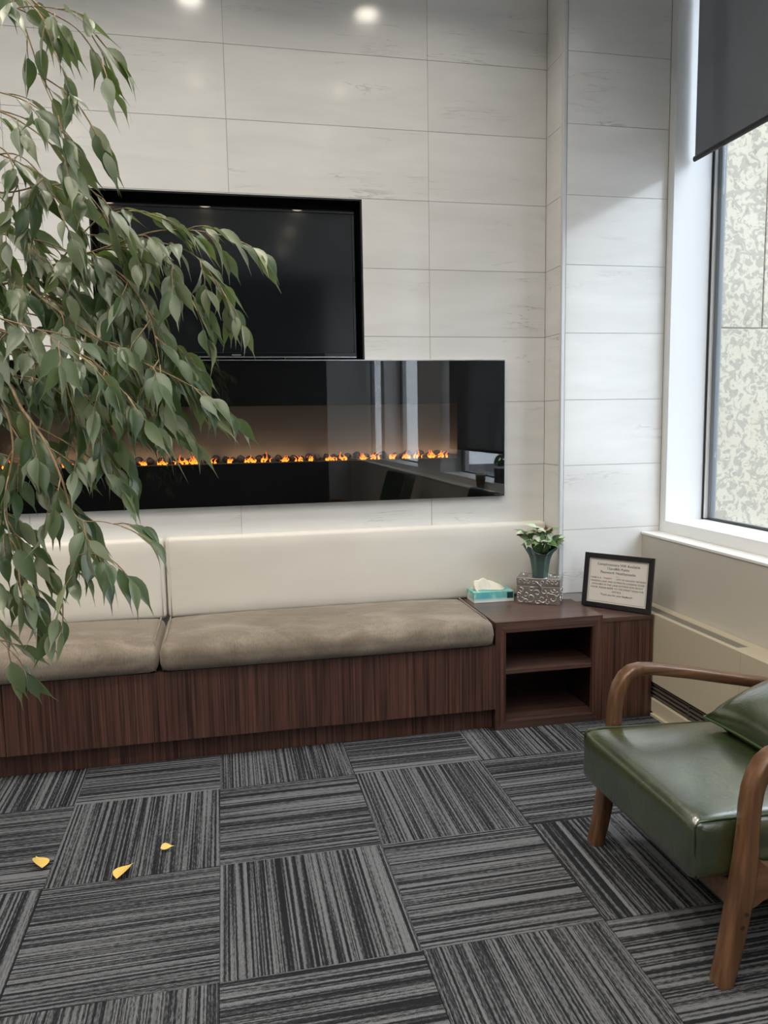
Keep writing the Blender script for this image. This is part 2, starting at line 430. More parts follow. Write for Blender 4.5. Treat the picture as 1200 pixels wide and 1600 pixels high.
# ------------------------------------------------------------------ back wall with niche and firebox openings, marble tiles
FX0, FX1, FZ0, FZ1 = -1.166, 1.320, .960, 1.600
NX0, NX1, NZ0, NZ1 = -.505, .655, 1.600, 2.311
holes = [(NX0, NX1, NZ0, NZ1), (FX0+.05, FX1-.05, FZ0+.05, FZ1)]
bm = nb()
for (a, b, c, d) in cut((XL, XC, 0, CEIL), holes): box(bm, a, b, D+.0032, D+.22, c, d)
wall_back = struct('wall_back', bm, 'grout')
G = .0011
cols = [-2.601-.8915, -2.601, -1.7098, -.8183, .0732, .9647, XC]
rows = [CEIL] + [ROW0 - k*DZ for k in range(-1, 9)] 
rows = sorted({round(z, 4) for z in rows if .45 < z <= CEIL}, reverse=True)
for ci in range(len(cols)-1):
    for ri in range(len(rows)-1):
        r = (max(cols[ci], XL)+G, cols[ci+1]-G, rows[ri+1]+G, rows[ri]-G)
        ps = cut(r, holes)
        if not ps: continue
        cx, cz = (r[0]+r[1])/2, (r[2]+r[3])/2
        bm = nb()
        for (a, b, c, d) in ps: box(bm, a-cx, b-cx, 0, .003, c-cz, d-cz)
        o = obj('wall_tile', bm, 'marble', wall_back, local=True); o.location = (cx, D, cz)
low = struct('wall_return', bx(XC+.0032, XC+.05, YP+.02, D+.2, 0, CEIL), 'grout')
for ri in range(len(rows)-1):
    o = obj('wall_tile', bx(0, .003, -.09, .098, -(rows[ri]-rows[ri+1])/2+G, (rows[ri]-rows[ri+1])/2-G), 'marble', low, local=True)
    o.location = (XC, (YP+D)/2 - .003, (rows[ri]+rows[ri+1])/2)
pier = struct('wall_pier', bx(XC+.012, XF+.3, YP+.0032, D+.4, 0, CEIL), 'grout')
for ri in range(len(rows)-1):
    o = obj('wall_tile', bx(-.247, .249, 0, .003, -(rows[ri]-rows[ri+1])/2+G, (rows[ri]-rows[ri+1])/2-G), 'marble', pier, local=True)
    o.location = ((1.545+XF)/2, YP, (rows[ri]+rows[ri+1])/2)
struct('trim_1', bx(1.528, 1.545, YP-.004, YP+.016, ZT-.01, CEIL, bevel=.002), 'trim_alu')
struct('wall_left', bx(XL-.15, XL, YR-.15, D+.22, 0, CEIL), 'wall')
struct('wall_rear', bx(XL-.15, 1.6, YR-.15, YR, 0, CEIL), 'darkwall')
struct('wall_rear_side', bx(1.6, XF+.3, YR-.15, YR, 0, CEIL), 'wall')
struct('ceiling', bx(XL-.15, XF+.3, YR-.15, D+.22, CEIL, CEIL+.15), 'ceil')

# ------------------------------------------------------------------ window wall
XO = 2.35
struct('wall_right', bx(XK, XO, YR, YP, 0, ZS-.012), 'knee')
struct('trim_2', bx(XK-.004, XO-.05, YR, YP-.001, ZS-.012, ZS, bevel=.002), 'sill')
bays = [(1.70, 3.262), (-.15, 1.62), (-2.7, -1.0), (-4.70, -2.9)]  # last bay is added, unseen, to let in more daylight from the rear
ZB, ZTOP = .835, 3.42
struct('wall_right_header', bx(XF, XO, YR, YP, ZTOP, CEIL), 'white_paint')
struct('wall_right_column', bx(XF, XO, -.959, -.191, ZS, ZTOP), 'white_paint')
struct('wall_right_end', bx(XF, XO, -2.9+.041, -2.7-.041, ZS, ZTOP), 'white_paint')
for n, (y0, y1) in enumerate(bays):
    w = struct('window_%d' % (n+1), bx(XF, XG+.04, y0, y1, ZS, ZB, bevel=.0015), 'white_paint')
    far = YP if n == 0 else (y1+.08 if n != 2 else y1)
    obj('jamb', bx(XF, XG+.04, y1+.0005, YP-.0005 if n == 0 else y1+.04, ZS+.0005, ZTOP, bevel=.0015), 'white_paint', w)
    if n != 3: obj('jamb', bx(XF, XG+.04, y0-.0395, y0-.0005, ZS+.0005, ZTOP, bevel=.0015), 'white_paint', w)
    obj('gasket', bx(XG-.012, XG+.03, y1-.008, y1-.0005, ZB, ZTOP), 'gasket', w)
    obj('window_bar', bx(XG-.006, XG+.03, y1-.020, y1-.008, ZB+.006, ZTOP), 'white_paint', w)
    obj('window_bar', bx(XG+.006, XG+.032, y1-.046, y1-.020, ZB+.006, ZTOP, bevel=.003), 'grey_alu', w)
    obj('window_bar', bx(XG+.006, XG+.032, y0+.0005, y0+.055, ZB+.006, ZTOP, bevel=.003), 'grey_alu', w)
    obj('window_bar', bx(XG+.012, XG+.032, y0+.055, y1-.046, ZB+.0005, ZB+.010), 'grey_alu', w)
    obj('gasket', bx(XG-.004, XG+.012, y0+.055, y1-.020, ZB+.0003, ZB+.006), 'gasket', w)
    obj('pane', bx(XG+.016, XG+.022, y0+.056, y1-.047, ZB+.011, ZTOP-.001), 'clear', w)

def blind(y0, y1, zb, label):
    b = thing('roller_blind', (2.13, (y0+y1)/2, zb), label, 'blind')
    obj('fabric', bx(2.1290, 2.1305, y0, y1, zb+.008, ZTOP-.06), 'blind', b)
    bm = nb(); prism(bm, [(2.1298+.009*math.cos(t*PI/6), zb+.004+.0125*math.sin(t*PI/6)) for t in range(12)], 1, y0-.004, y1+.004)
    sharp(obj('bottom_bar', bm, 'blindbar', b))
    bm = nb(); prism(bm, [(2.1298+.028*math.cos(t*PI/8), ZTOP-.055+.028*math.sin(t*PI/8)) for t in range(16)], 1, y0-.004, y1+.004)
    sharp(obj('roller', bm, 'blindbar', b))
blind(1.74, 3.235, 2.468, 'charcoal roller blind drawn a little way down the window beside the marble pier')
blind(-.11, 1.58, 1.064, 'charcoal roller blind drawn far down the next window, seen only reflected in the fireplace')

# ------------------------------------------------------------------ convector under the window
cv = thing('convector_cover', (1.9, 1.0, 0), 'cream metal convector cover with slotted grilles along the foot of the window wall', 'radiator')
CX, CT = 1.84, .458
Y0c, Y1c = -2.0, YP-.001
gy0, gy1 = 2.47, 3.30
bm = nb()
box(bm, CX, 1.862, Y0c, Y1c, CT-.004, CT); box(bm, 1.912, XK-.001, Y0c, Y1c, CT-.004, CT)
box(bm, 1.862, 1.912, Y0c, gy0, CT-.004, CT); box(bm, 1.862, 1.912, gy1, Y1c, CT-.004, CT)
obj('top_panel', bm, 'convector', cv)
obj('grille_shade', bx(1.858, 1.916, gy0-.02, gy1+.005, CT-.016, CT-.006), 'void', cv)  # near-black slab, the shade under the slats put into its colour
for k in range(5):
    x = 1.8680 + k*.0098
    obj('slat', bx(x-.0015, x+.0015, gy0, gy1, CT-.0016, CT-.0006), 'slat', cv)
obj('front_panel', bx(CX, CX+.012, Y0c, 2.42, .150, CT-.004), 'convector', cv)
obj('front_panel', bx(CX, CX+.012, 2.4215, Y1c, .150, CT-.004), 'convector', cv)
obj('inner_shadow_box', bx(CX+.045, CX+.055, Y0c, Y1c, .07, .150), 'void', cv).name = 'louvre_shade'  # near-black sheet standing in for the shade behind the louvres
for k in range(4):
    z = .080 + k*.0185
    bm = nb(); prism(bm, [(CX+.006, z), (CX+.030, z+.008), (CX+.030, z+.011), (CX+.006, z+.003)], 1, Y0c, Y1c)
    obj('louvre', bm, 'darkslat', cv)
obj('bracket', bx(CX+.004, CX+.040, 2.735, 2.739, .075, .150), 'darkslat', cv)
obj('kick_panel', bx(CX-.004, CX+.014, Y0c, Y1c, .014, .074, bevel=.002), 'convector', cv)
obj('foot_strip', bx(CX-.018, CX+.014, Y0c, 2.985, .0005, .014, bevel=.002), 'convector', cv)

# ------------------------------------------------------------------ outside: limestone wing, pavement, building across the street
YS = 3.9
st = thing('stone_wing', (3.5, YS+.2, -.2), 'pale mottled limestone wall of the building outside the window', 'stone wall')
obj('backing', bx(2.36, 6.0, YS+.012, YS+.4, -.2, 7.5), 'mortar', st)
xs = [2.36, 3.022, 3.9, 4.9, 6.0]; xs2 = [2.36, 3.45, 4.4, 5.3, 6.0]
zr = [-.2, .62, 1.813, 3.0, 4.2, 5.4, 6.5, 7.5]
for k in range(len(zr)-1):
    XX = xs2 if k % 2 else xs
    if k == 2: XX = xs
    for a, b in zip(XX, XX[1:]):
        cx, cz = (a+b)/2, (zr[k]+zr[k+1])/2
        o = obj('stone_block', bx(a-cx+.004, b-cx-.004, 0, .02, zr[k]-cz+.004, zr[k+1]-cz-.004, bevel=.003, seg=1), 'stone', st, local=True)
        o.location = Vector((cx, YS, cz)) - ORG[st.name]
tag(obj('pavement', bx(2.36, 7.0, -14, YS+6, -.25, -.2), 'pavement'), 'grey concrete pavement outside the windows', 'pavement')
tag(obj('street', bx(7.0, 20.0, -20, 12, -.33, -.28), 'asphalt'), 'dark asphalt street beyond the pavement', 'street')
fb = thing('office_building', (24, -10, -.3), 'grey concrete office block across the street, seen only in the fireplace reflection', 'building')
obj('facade', bx(22.0, 30, -34, 4, -.3, 11), 'facade', fb)
for k in range(3):
    for j in range(12):
        y = -32 + j*3.0
        obj('window', bx(21.93, 22.0, y, y+2.5, 1.2+k*3.3, 2.9+k*3.3), 'darkglass', fb)
for k, (bx_, by_) in enumerate([(5.0, -.5), (5.1, -1.9)]):
    b = thing('bollard', (bx_, by_, -.2), ['orange traffic post on the pavement, nearer the stone wall', 'orange traffic post on the pavement, farther from the stone wall'][k], 'bollard', 'orange posts outside')
    bm = nb(); lathe(bm, [(.05, -.16), (.05, .60), (.035, .88), (.02, .90)], bx_, by_, 12); sharp(obj('post', bm, 'orange', b))
    bm = nb(); lathe(bm, [(.2, -.2), (.2, -.17), (.06, -.15)], bx_, by_, 8); obj('base', bm, 'rubber', b)

# ------------------------------------------------------------------ ceiling downlights
ORD = ['first', 'second', 'third', 'fourth', 'fifth', 'sixth', 'seventh']
def lamp_at(x, y, i, j):
    L = thing('downlight', (x, y, CEIL), 'recessed warm downlight, %s from the left wall in the %s row from the marble wall' % (ORD[i], ORD[j]), 'light', 'ceiling downlights')
    bm = nb(); lathe(bm, [(.060, -.008), (.075, -.004), (.075, 0)], 0, 0, 20); sharp(obj('trim_ring', bm, 'lamp_trim', L, local=True))
    bm = nb(); lathe(bm, [(.050, -.0095), (.050, -.0085)], 0, 0, 20); obj('lens', bm, 'lens', L, local=True)
    l = bpy.data.lights.new('downlight_beam', 'AREA'); l.shape = 'DISK'; l.size = .13; l.energy = LAMP_W; l.color = (1, .92, .81); l.spread = math.radians(130)
    o = bpy.data.objects.new('downlight_beam', l); C.objects.link(o); o.parent = L; o.location = (0, 0, -.012)
for i, x in enumerate((-2.83, -1.91, -.99, -.07, .85)):
    for j, y in enumerate((2.72, 1.74, .81, -.12, -1.05, -1.98, -2.91)): lamp_at(x, y, i, j)

# ------------------------------------------------------------------ television in its niche
nz = thing('television_niche', (.075, D, NZ0), 'glossy black lined recess in the marble wall around the television', 'niche')
dn = .16
obj('back_board', bx(NX0, NX1, D+dn, D+dn+.01, NZ0, NZ1), 'black_satin', nz)
obj('side_board', bx(NX0, NX0+.008, D+.0002, D+dn, NZ0, NZ1), 'black_gloss', nz)
obj('side_board', bx(NX1-.008, NX1, D+.0002, D+dn, NZ0, NZ1), 'black_gloss', nz)
obj('top_board', bx(NX0+.008, NX1-.008, D+.0002, D+dn, NZ1-.008, NZ1), 'black_gloss', nz)
obj('bottom_board', bx(NX0+.008, NX1-.008, D+.0002, D+dn, NZ0+.0005, NZ0+.008), 'black_gloss', nz)
tv = thing('television', (.075, D+.08, NZ0+.008), 'wide flat black television switched off in the wall recess above the fireplace', 'television')
tx0, tx1, tz0, tz1, ty = -.475, .626, NZ0+.020, 2.267, D+.040
obj('cabinet', bx(tx0+.004, tx1-.004, ty+.008, ty+.06, tz0+.004, tz1-.004, bevel=.004), 'black_satin', tv)
obj('screen', bx(tx0+.012, tx1-.012, ty+.004, ty+.0075, tz0+.022, tz1-.012), 'screen', tv)
bz = obj('bezel', bx(tx0, tx0+.012, ty, ty+.02, tz0+.022, tz1-.012, bevel=.002), 'black_gloss', tv)
obj('bezel', bx(tx1-.012, tx1, ty, ty+.02, tz0+.022, tz1-.012, bevel=.002), 'black_gloss', tv)
obj('bezel', bx(tx0, tx1, ty, ty+.02, tz1-.012, tz1, bevel=.002), 'black_gloss', tv)
obj('bezel', bx(tx0, tx1, ty, ty+.02, tz0+.002, tz0+.022, bevel=.002), 'black_gloss', tv)
obj('bezel_trim', bx(tx0+.002, tx1-.002, ty-.001, ty+.003, tz0-.001, tz0+.003), 'silver', tv)
obj('badge', bx(.06, .10, ty-.0015, ty, tz0+.007, tz0+.014), 'silver', tv)
for x in (-.2, .35): obj('foot', bx(x-.05, x+.05, ty+.02, ty+.06, NZ0+.0085, tz0+.006), 'black_satin', tv)

# ------------------------------------------------------------------ electric fireplace
fp = thing('electric_fireplace', (.077, D, FZ0), 'long black glass electric fireplace with a low row of orange flames', 'fireplace')
WX0, WX1, WZ0, WZ1 = -.935, 1.088, 1.147, 1.402
yb = D-.030
bm = nb()
for (a, b, c, d) in cut((FX0, FX1, FZ0, FZ1), [(WX0, WX1, WZ0, WZ1)]): box(bm, a, b, yb+.0065, yb+.012, c, d)
obj('black_border', bm, plain('black_border_paint', (.003, .0035, .004), .6, 0, 0.0), fp)
obj('front_glass', bx(FX0, FX1, yb, yb+.006, FZ0, FZ1), 'fireglass', fp)
bm = nb()
for r in ((FX0+.004, FX0+.02, FZ0+.004, FZ1-.004), (FX1-.02, FX1-.004, FZ0+.004, FZ1-.004), (FX0+.02, FX1-.02, FZ0+.004, FZ0+.02), (FX0+.02, FX1-.02, FZ1-.02, FZ1-.004)):
    box(bm, r[0], r[1], yb+.0125, D-.0005, r[2], r[3])
obj('mounting_frame', bm, 'black_satin', fp)
obj('top_trim', bx(FX0, FX1, yb+.001, D-.0005, FZ1, FZ1+.004), 'silver', fp)
obj('end_trim', bx(FX1, FX1+.003, yb+.002, D-.0005, FZ0, FZ1+.004), 'silver', fp)
yd = D+.13
obj('fireback', bx(WX0-.06, WX1+.06, yd, yd+.01, WZ0-.06, WZ1+.05), 'fireback', fp)
bm = nb()
box(bm, WX0-.06, WX0-.05, yb+.013, yd, WZ0-.06, WZ1+.05); box(bm, WX1+.05, WX1+.06, yb+.013, yd, WZ0-.06, WZ1+.05)
box(bm, WX0-.05, WX1+.05, yb+.013, yd, WZ1+.04, WZ1+.05)
obj('firebox', bm, 'black_satin', fp)
obj('ember_bed', bx(WX0-.05, WX1+.05, yb+.013, yd, WZ0-.06, WZ0+.002), 'coal', fp)
stone_me = []
for k in range(4):
    bm = nb(); bmesh.ops.create_icosphere(bm, subdivisions=2, radius=1.0)
    for v in bm.verts: v.co *= 1+.16*math.sin(3.1*v.co.x+k)*math.cos(2.7*v.co.z+1.7*k)
    me = bpy.data.meshes.new('ember_stone'); bm.to_mesh(me); bm.free(); me.materials.append(M['coal'])
    for p in me.polygons: p.use_smooth = True
    stone_me.append(me)
x = WX0+.0
k = 0
while x < WX1:
    r = random.uniform(.013, .021)
    o = share(stone_me[k % 4], 'ember_stone', fp, Vector((x, D+.060+random.uniform(-.012, .03), WZ0+.002+r*.9)) - ORG[fp.name], random.uniform(0, 6), (r*1.15, r, r))
    x += r*random.uniform(1.9, 2.9); k += 1
def flame_mesh(w, hmax):
    bm = nb(); n = random.randint(5, 8)
    for q in range(n):
        bx0 = random.uniform(-w, w); h = hmax*random.uniform(.35, 1.0)*(1-.5*abs(bx0)/w); wd = random.uniform(.0025, .0055); lean = random.uniform(-.014, .014); y = random.uniform(-.008, .008)
        pts = []; rad = []
        for s in range(6):
            t = s/5; pts.append((bx0 + lean*t + .005*math.sin(t*6+q), y, h*t)); rad.append(max(.0006, wd*(1-t)**.8*(1 if s else .8)))
        tube(bm, pts, rad, 6)
    for q in range(1):                       # low licks that run sideways
        x0 = random.uniform(-w, w*.4); z = random.uniform(.004, .014)
        tube(bm, [(x0, 0, z), (x0+w*.35, -.004, z+.007), (x0+w*.8, 0, z+.002)], [.0015, .0045, .001], 6)
    me = bpy.data.meshes.new('flame'); bm.to_mesh(me); bm.free(); me.materials.append(M['flame'])
    for p in me.polygons: p.use_smooth = True
    return me
flames = [flame_mesh(.024, .048), flame_mesh(.017, .040), flame_mesh(.026, .044), flame_mesh(.012, .034), flame_mesh(.022, .055)]
spots = [-.90, -.845, -.79, -.745, -.66, -.56, -.50, -.44, -.34, -.265, -.175, -.13, -.05, .03, .12, .19, .285, .345, .40, .49, .545, .64, .70, .78, .85, .905, .97, 1.03]
for k, x in enumerate(spots):
    o = share(flames[k % 5], 'flame', fp, Vector((x, D+.030, WZ0+.003)) - ORG[fp.name], random.choice((0, PI)), (random.uniform(.8, 1.15), 1, random.uniform(.75, 1.1)))
for x in (-.7, -.25, .2, .65, 1.0):
    l = bpy.data.lights.new('ember_glow', 'AREA'); l.shape = 'RECTANGLE'; l.size = .40; l.size_y = .02; l.energy = .20; l.color = (1, .66, .42)
    o = bpy.data.objects.new('ember_glow', l); C.objects.link(o); o.parent = fp; o.location = Vector((x, D+.100, WZ0+.012)) - ORG[fp.name]
    o.rotation_euler = (math.radians(180), 0, 0)

# ------------------------------------------------------------------ upholstered bench
XB0 = -1.75
be = thing('upholstered_bench', (-.3, YF, 0), 'built-in wall bench with dark wood base, taupe velvet seat cushions and cream padded back', 'bench')
YPL = 3.036
obj('front_panel', bx(XB0, -.8405, YF, YF+.02, .096, .375), 'wood_v', be)
obj('front_panel', bx(-.8385, 1.0965, YF, YF+.02, .096, .375), 'wood_v', be)
obj('soffit', bx(XB0, 1.0965, YF+.02, YPL+.02, .096, .112), 'wood_shaded', be)
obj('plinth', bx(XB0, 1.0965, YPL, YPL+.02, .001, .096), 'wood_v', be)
obj('seat_board', bx(XB0, 1.0965, YF+.02, D-.003, .355, .375), 'wood_shaded', be)
def seat(x0, x1):
    o = obj('seat_cushion', softbox(x0, x1, YF-.022, 3.452, .3755, .482, .034, 14, 6, 3, .022, .010), 'velvet', be, smooth=True)
    s = obj('piping', tube(nb(), [(x0+.012, YF-.006, .385), (x0+.008, YF-.012, .43), (x0+.011, YF+.004, .468), (x0+.018, YF+.06, .484), (x0+.018, 3.42, .486)], .0035, 6), 'velvet', o, smooth=True)
    s2 = obj('piping', tube(nb(), [(x1-.012, YF-.006, .385), (x1-.008, YF-.012, .43), (x1-.011, YF+.004, .468), (x1-.018, YF+.06, .484), (x1-.018, 3.42, .486)], .0035, 6), 'velvet', o, smooth=True)
seat(XB0, -.273); seat(-.268, 1.090)
def back(x0, x1):
    o = obj('backrest', softbox(x0, x1, 3.456, 3.504, .470, .832, .020, 16, 3, 8, 0, .006), 'vinyl', be, smooth=True)
    for x in (x0+.016, x1-.016):
        obj('seam', tube(nb(), [(x, 3.4548, .48), (x, 3.4540, .60), (x, 3.4540, .75), (x, 3.4555, .812), (x, 3.463, .829), (x, 3.49, .833)], .0022, 6), 'vinyl_seam', o, smooth=True)
back(XB0, -.268); back(-.263, 1.528)

# ------------------------------------------------------------------ open cabinet at the bench end
cb = thing('open_shelf_cabinet', (1.343, YF, 0), 'dark wood open cabinet with one middle shelf and mitred front at the bench end', 'cabinet')
x0, x1, fw = 1.0975, 1.590, .047
obj('top_panel', prism(nb(), [(x0, YF+.0205), (x1, YF+.0205), (x1, YP-.001), (1.527, YP-.001), (1.527, 3.450), (x0, 3.450)], 2, ZT-.022, ZT), 'wood_h', cb)
obj('front_rail', prism(nb(), [(x0, ZT), (x1, ZT), (x1-fw, ZT-fw), (x0+fw, ZT-fw)], 1, YF, YF+.020), 'wood_h', cb)
obj('front_rail', prism(nb(), [(x0, .001), (x0+fw, .036), (x1-fw, .036), (x1, .001)], 1, YF, YF+.020), 'wood_h', cb)
obj('front_stile', prism(nb(), [(x0, .0015), (x0, ZT-.0005), (x0+fw-.0004, ZT-fw-.0004), (x0+fw-.0004, .0364)], 1, YF+.0004, YF+.020), 'wood_v', cb)
obj('front_stile', prism(nb(), [(x1, .0015), (x1-fw+.0004, .0364), (x1-fw+.0004, ZT-fw-.0004), (x1, ZT-.0005)], 1, YF+.0004, YF+.020), 'wood_v', cb)
obj('side_panel', bx(x0, x0+.022, YF+.0205, YP-.002, .001, ZT-.0225), 'wood_shaded', cb)
obj('side_panel', bx(x1-.022, x1, YF+.0205, YP-.002, .001, ZT-.0225), 'wood_shaded', cb)
obj('bottom_panel', bx(x0+.0225, x1-.0225, YF+.0205, YP-.012, .014, .034), 'wood_h', cb)
obj('shelf', bx(x0+.0225, x1-.0225, YF+.008, YP-.012, .243, .262), 'wood_h', cb)
obj('back_panel', bx(x0+.0225, x1-.0225, YP-.0115, YP-.002, .001, ZT-.0225), 'wood_shaded', cb)

# ------------------------------------------------------------------ closed corner cabinet
rc = thing('corner_cabinet', (1.71, 2.998, 0), 'plain dark wood box cabinet in the corner under the framed notice', 'cabinet')
ZR = .459
obj('top_panel', bx(1.5915, CX-.008, 2.994, YP-.001, ZR-.018, ZR), 'wood_h', rc)
obj('front_panel', bx(1.5915, CX-.008, 2.998, 3.016, .001, ZR-.0185), 'wood_v', rc)
obj('side_panel', bx(1.5915, 1.609, 3.0165, YP-.002, .001, ZR-.0185), 'wood_v', rc)
obj('side_panel', bx(CX-.026, CX-.008, 3.0165, YP-.002, .001, ZR-.0185), 'wood_v', rc)

# ------------------------------------------------------------------ green armchair (faces the bench's open floor, -x)
def armchair(label):
    R0 = Vector((1.42, 1.78, 0))
    ch = thing('armchair', R0, label, 'armchair', 'green leather armchairs')
    def smooth_path(p, n=6):
        return p
    for s, yc in ((0, 2.092), (1, 1.468)):
        ya, yb_ = yc-.023, yc+.023
        cl = [(1.098, .001, .0185), (1.112, .06, .020), (1.130, .16, .022), (1.143, .24, .0225), (1.149, .30, .020), (1.153, .38, .0168), (1.155, .43, .0165), (1.160, .468, .0165), (1.170, .502, .0165), (1.188, .530, .0165), (1.212, .5465, .0165), (1.240, .5510, .0162),
              (1.280, .5480, .016), (1.40, .5260, .016), (1.56, .4920, .016), (1.66, .4705, .016), (1.745, .4520, .016)]
        def sweep(a, b):
            bm = nb(); rings = []; hy = .025
            for k in range(a, b+1):
                x, z, w_ = cl[k]; q0, q1 = cl[max(k-1, 0)], cl[min(k+1, len(cl)-1)]
                t = Vector((q1[0]-q0[0], q1[1]-q0[1])).normalized(); nx, nz_ = -t.y, t.x
                if k == 0: nx, nz_ = -1, 0
                c = .0075; ring = []
                for (du, dv) in ((-1, -1), (1, -1), (1, 1), (-1, 1)):
                    for (eu, ev) in (((0, 1), (.3, .3), (1, 0)) if (du*dv > 0) else ((1, 0), (.3, .3), (0, 1))):
                        uu = du*(w_-c*eu); vv_ = dv*(hy-c*ev); ring.append(bm.verts.new((x+nx*uu, yc+vv_, z+nz_*uu)))
                rings.append(ring)
            m_ = len(rings[0])
            for r, q in zip(rings, rings[1:]):
                for k in range(m_): bm.faces.new((r[k], r[(k+1) % m_], q[(k+1) % m_], q[k]))
            bm.faces.new(rings[0]); bm.faces.new(rings[-1]); bmesh.ops.recalc_face_normals(bm, faces=bm.faces[:]); return bm
        o = sharp(obj('front_leg', sweep(0, 11), 'chairwood_v', ch), 60)
        if s == 1:
            for z in (.150, .182):
                bm = nb(); bmesh.ops.create_cone(bm, cap_ends=True, segments=10, radius1=.0055, radius2=.0055, depth=.002, matrix=Matrix.Translation((1.130+.3*(z-.15), yc-.0252, z)) @ Matrix.Rotation(PI/2, 4, 'X'))
                obj('screw_hole', bm, 'hole', o)
        sharp(obj('armrest', sweep(11, 16), 'chairwood', ch), 60)
        obj('side_rail', prism(nb(), [(1.140, .165), (1.163, .198), (1.185, .212), (1.215, .222), (1.740, .185), (1.745, .232), (1.215, .276), (1.190, .282), (1.172, .298), (1.160, .330), (1.148, .330)], 1, ya+.003, yb_-.003, bevel=.006), 'chairwood', ch)
        rear = [(1.735, .440), (1.700, .260), (1.705, .190), (1.775, .001), (1.820, .001), (1.765, .200), (1.760, .270), (1.790, .452)]
        sharp(obj('rear_leg', prism(nb(), rear, 1, ya+.002, yb_-.002, bevel=.008), 'chairwood_v', ch), 50)
    obj('front_rail', bx(1.128, 1.150, 1.4915, 2.0685, .170, .236, bevel=.004), 'chairwood', ch)
    obj('rear_rail', bx(1.712, 1.735, 1.4915, 2.0685, .180, .245, bevel=.004), 'chairwood', ch)
    # seat: built flat then tilted down towards the back
    bm = softbox(1.030, 1.700, 1.494, 2.066, .238, .392, .030, 10, 10, 4, .020, .0)
    bmesh.ops.rotate(bm, cent=(1.03, 1.78, .30), matrix=Matrix.Rotation(math.radians(2.5), 3, 'Y'), verts=bm.verts[:])
    sc = obj('seat_cushion', bm, 'leather', ch, smooth=True)
    pts = [(1.046, 1.503, .245), (1.039, 1.503, .375), (1.051, 1.503, .388), (1.10, 1.503, .388), (1.60, 1.503, .366)]
    obj('piping', tube(nb(), pts, .0032, 6), 'leather_seam', sc, smooth=True)
    pts = [(x, 2.057, z) for x, _, z in pts]; obj('piping', tube(nb(), pts, .0032, 6), 'leather_seam', sc, smooth=True)
    # back: a padded slab leaning back
    bm = softbox(-.055, .055, -.286, .286, 0, .47, .030, 3, 10, 9, 0, 0)
    bmesh.ops.rotate(bm, cent=(0, 0, 0), matrix=Matrix.Rotation(math.radians(17), 3, 'Y'), verts=bm.verts[:])
    bmesh.ops.translate(bm, vec=(1.710, 1.78, .375), verts=bm.verts[:])
    obj('back_cushion', bm, 'leather', ch, smooth=True)
    return ch
arm = armchair('green waxed leather armchair with bent walnut arms in front of the convector')
ARM2 = copy_tree(arm); ARM2.location = (1.30, -.35, 0); ARM2.rotation_euler = (0, 0, math.radians(-8))
ARM2['label'] = 'green leather armchair farther along the window wall, seen reflected in the black fireplace glass'

# throw pillow leaning on the chair back
def pillow(w, h, t):
    bm = nb(); n = 16; g = {}
    for s in (1, -1):
        for i in range(n+1):
            for j in range(n+1):
                if s == -1 and (i in (0, n) or j in (0, n)): g[(s, i, j)] = g[(1, i, j)]; continue
                u, v = -1+2*i/n, -1+2*j/n
                px = u*(1-.07*(1-v*v)); pz = v*(1-.07*(1-u*u))
                th = t*(max(0, 1-u*u)**.46)*(max(0, 1-v*v)**.46)
                g[(s, i, j)] = bm.verts.new((px*w/2, s*th/2, pz*h/2))
    for s in (1, -1):
        for i in range(n):
            for j in range(n):
                q = [g[(s, i, j)], g[(s, i+1, j)], g[(s, i+1, j+1)], g[(s, i, j+1)]]
                bm.faces.new(q if s == -1 else q[::-1])
    bmesh.ops.recalc_face_normals(bm, faces=bm.faces[:])
    edge = []
    for (a, b, c, d) in ((-1, -1, 1, -1), (1, -1, 1, 1), (1, 1, -1, 1), (-1, 1, -1, -1)):
        for k in range(10):
            u, v = a+(c-a)*k/10, b+(d-b)*k/10
            edge.append((u*(1-.07*(1-v*v))*w/2, 0, v*(1-.07*(1-u*u))*h/2))
    return bm, edge
pl = thing('throw_pillow', (1.50, 1.80, .40), 'green leather throw pillow with piped edge leaning on the armchair back', 'pillow')
bm, edge = pillow(.42, .31, .178)
mt = Matrix.Translation((1.543, 1.785, .470)) @ Matrix.Rotation(math.radians(70), 4, 'Y') @ Matrix.Rotation(math.radians(-90), 4, 'Z')
bm.transform(mt); body = obj('pillow_body', bm, 'leather', pl, smooth=True)
edge = [mt @ Vector(e) for e in edge]; edge.append(edge[0])
obj('piping', tube(nb(), edge, .0042, 6, caps=False), 'leather_seam', pl, smooth=True)

# ------------------------------------------------------------------ things on the cabinets
tb = thing('tissue_box', (1.245, 3.385, ZT), 'teal watercolour tissue box with a white tissue pulled up', 'tissue box')
obj('carton', bx(1.122, 1.318, 3.345, 3.450, ZT+.0005, ZT+.050, bevel=.0015), 'carton', tb)
obj('emblem', bx(1.284, 1.314, 3.3445, 3.345, ZT+.016, ZT+.044), 'emblem', tb)
bm = nb(); g = []
tpf = [(-.060, .002, .030), (-.068, .030, .024), (-.070, .052, .010), (-.050, .050, .014), (-.034, .055, .012), (-.018, .062, .008), (-.004, .050, .014), (.014, .045, .016), (.034, .034, .020), (.054, .026, .018), (.070, .014, .014), (.080, .002, .008)]
for k, (dx, dz, w_) in enumerate(tpf):
    row = []
    for q in range(7):
        t = -1+q/3; hgt = dz*(1-abs(t)**1.5)
        row.append(bm.verts.new((1.206+dx+.004*math.sin(q*1.7+k), 3.397+(w_+.012*(1-dz/.062))*t*1.1+.005*math.sin(k*1.9), ZT+.0505+hgt+.003*math.sin(k*2.3+q*1.1)*(1-abs(t)))))
    g.append(row)
for a, b in zip(g, g[1:]):
    for q in range(6): bm.faces.new((a[q], a[q+1], b[q+1], b[q]))
o = obj('tissue', bm, 'tissue', tb, smooth=True)
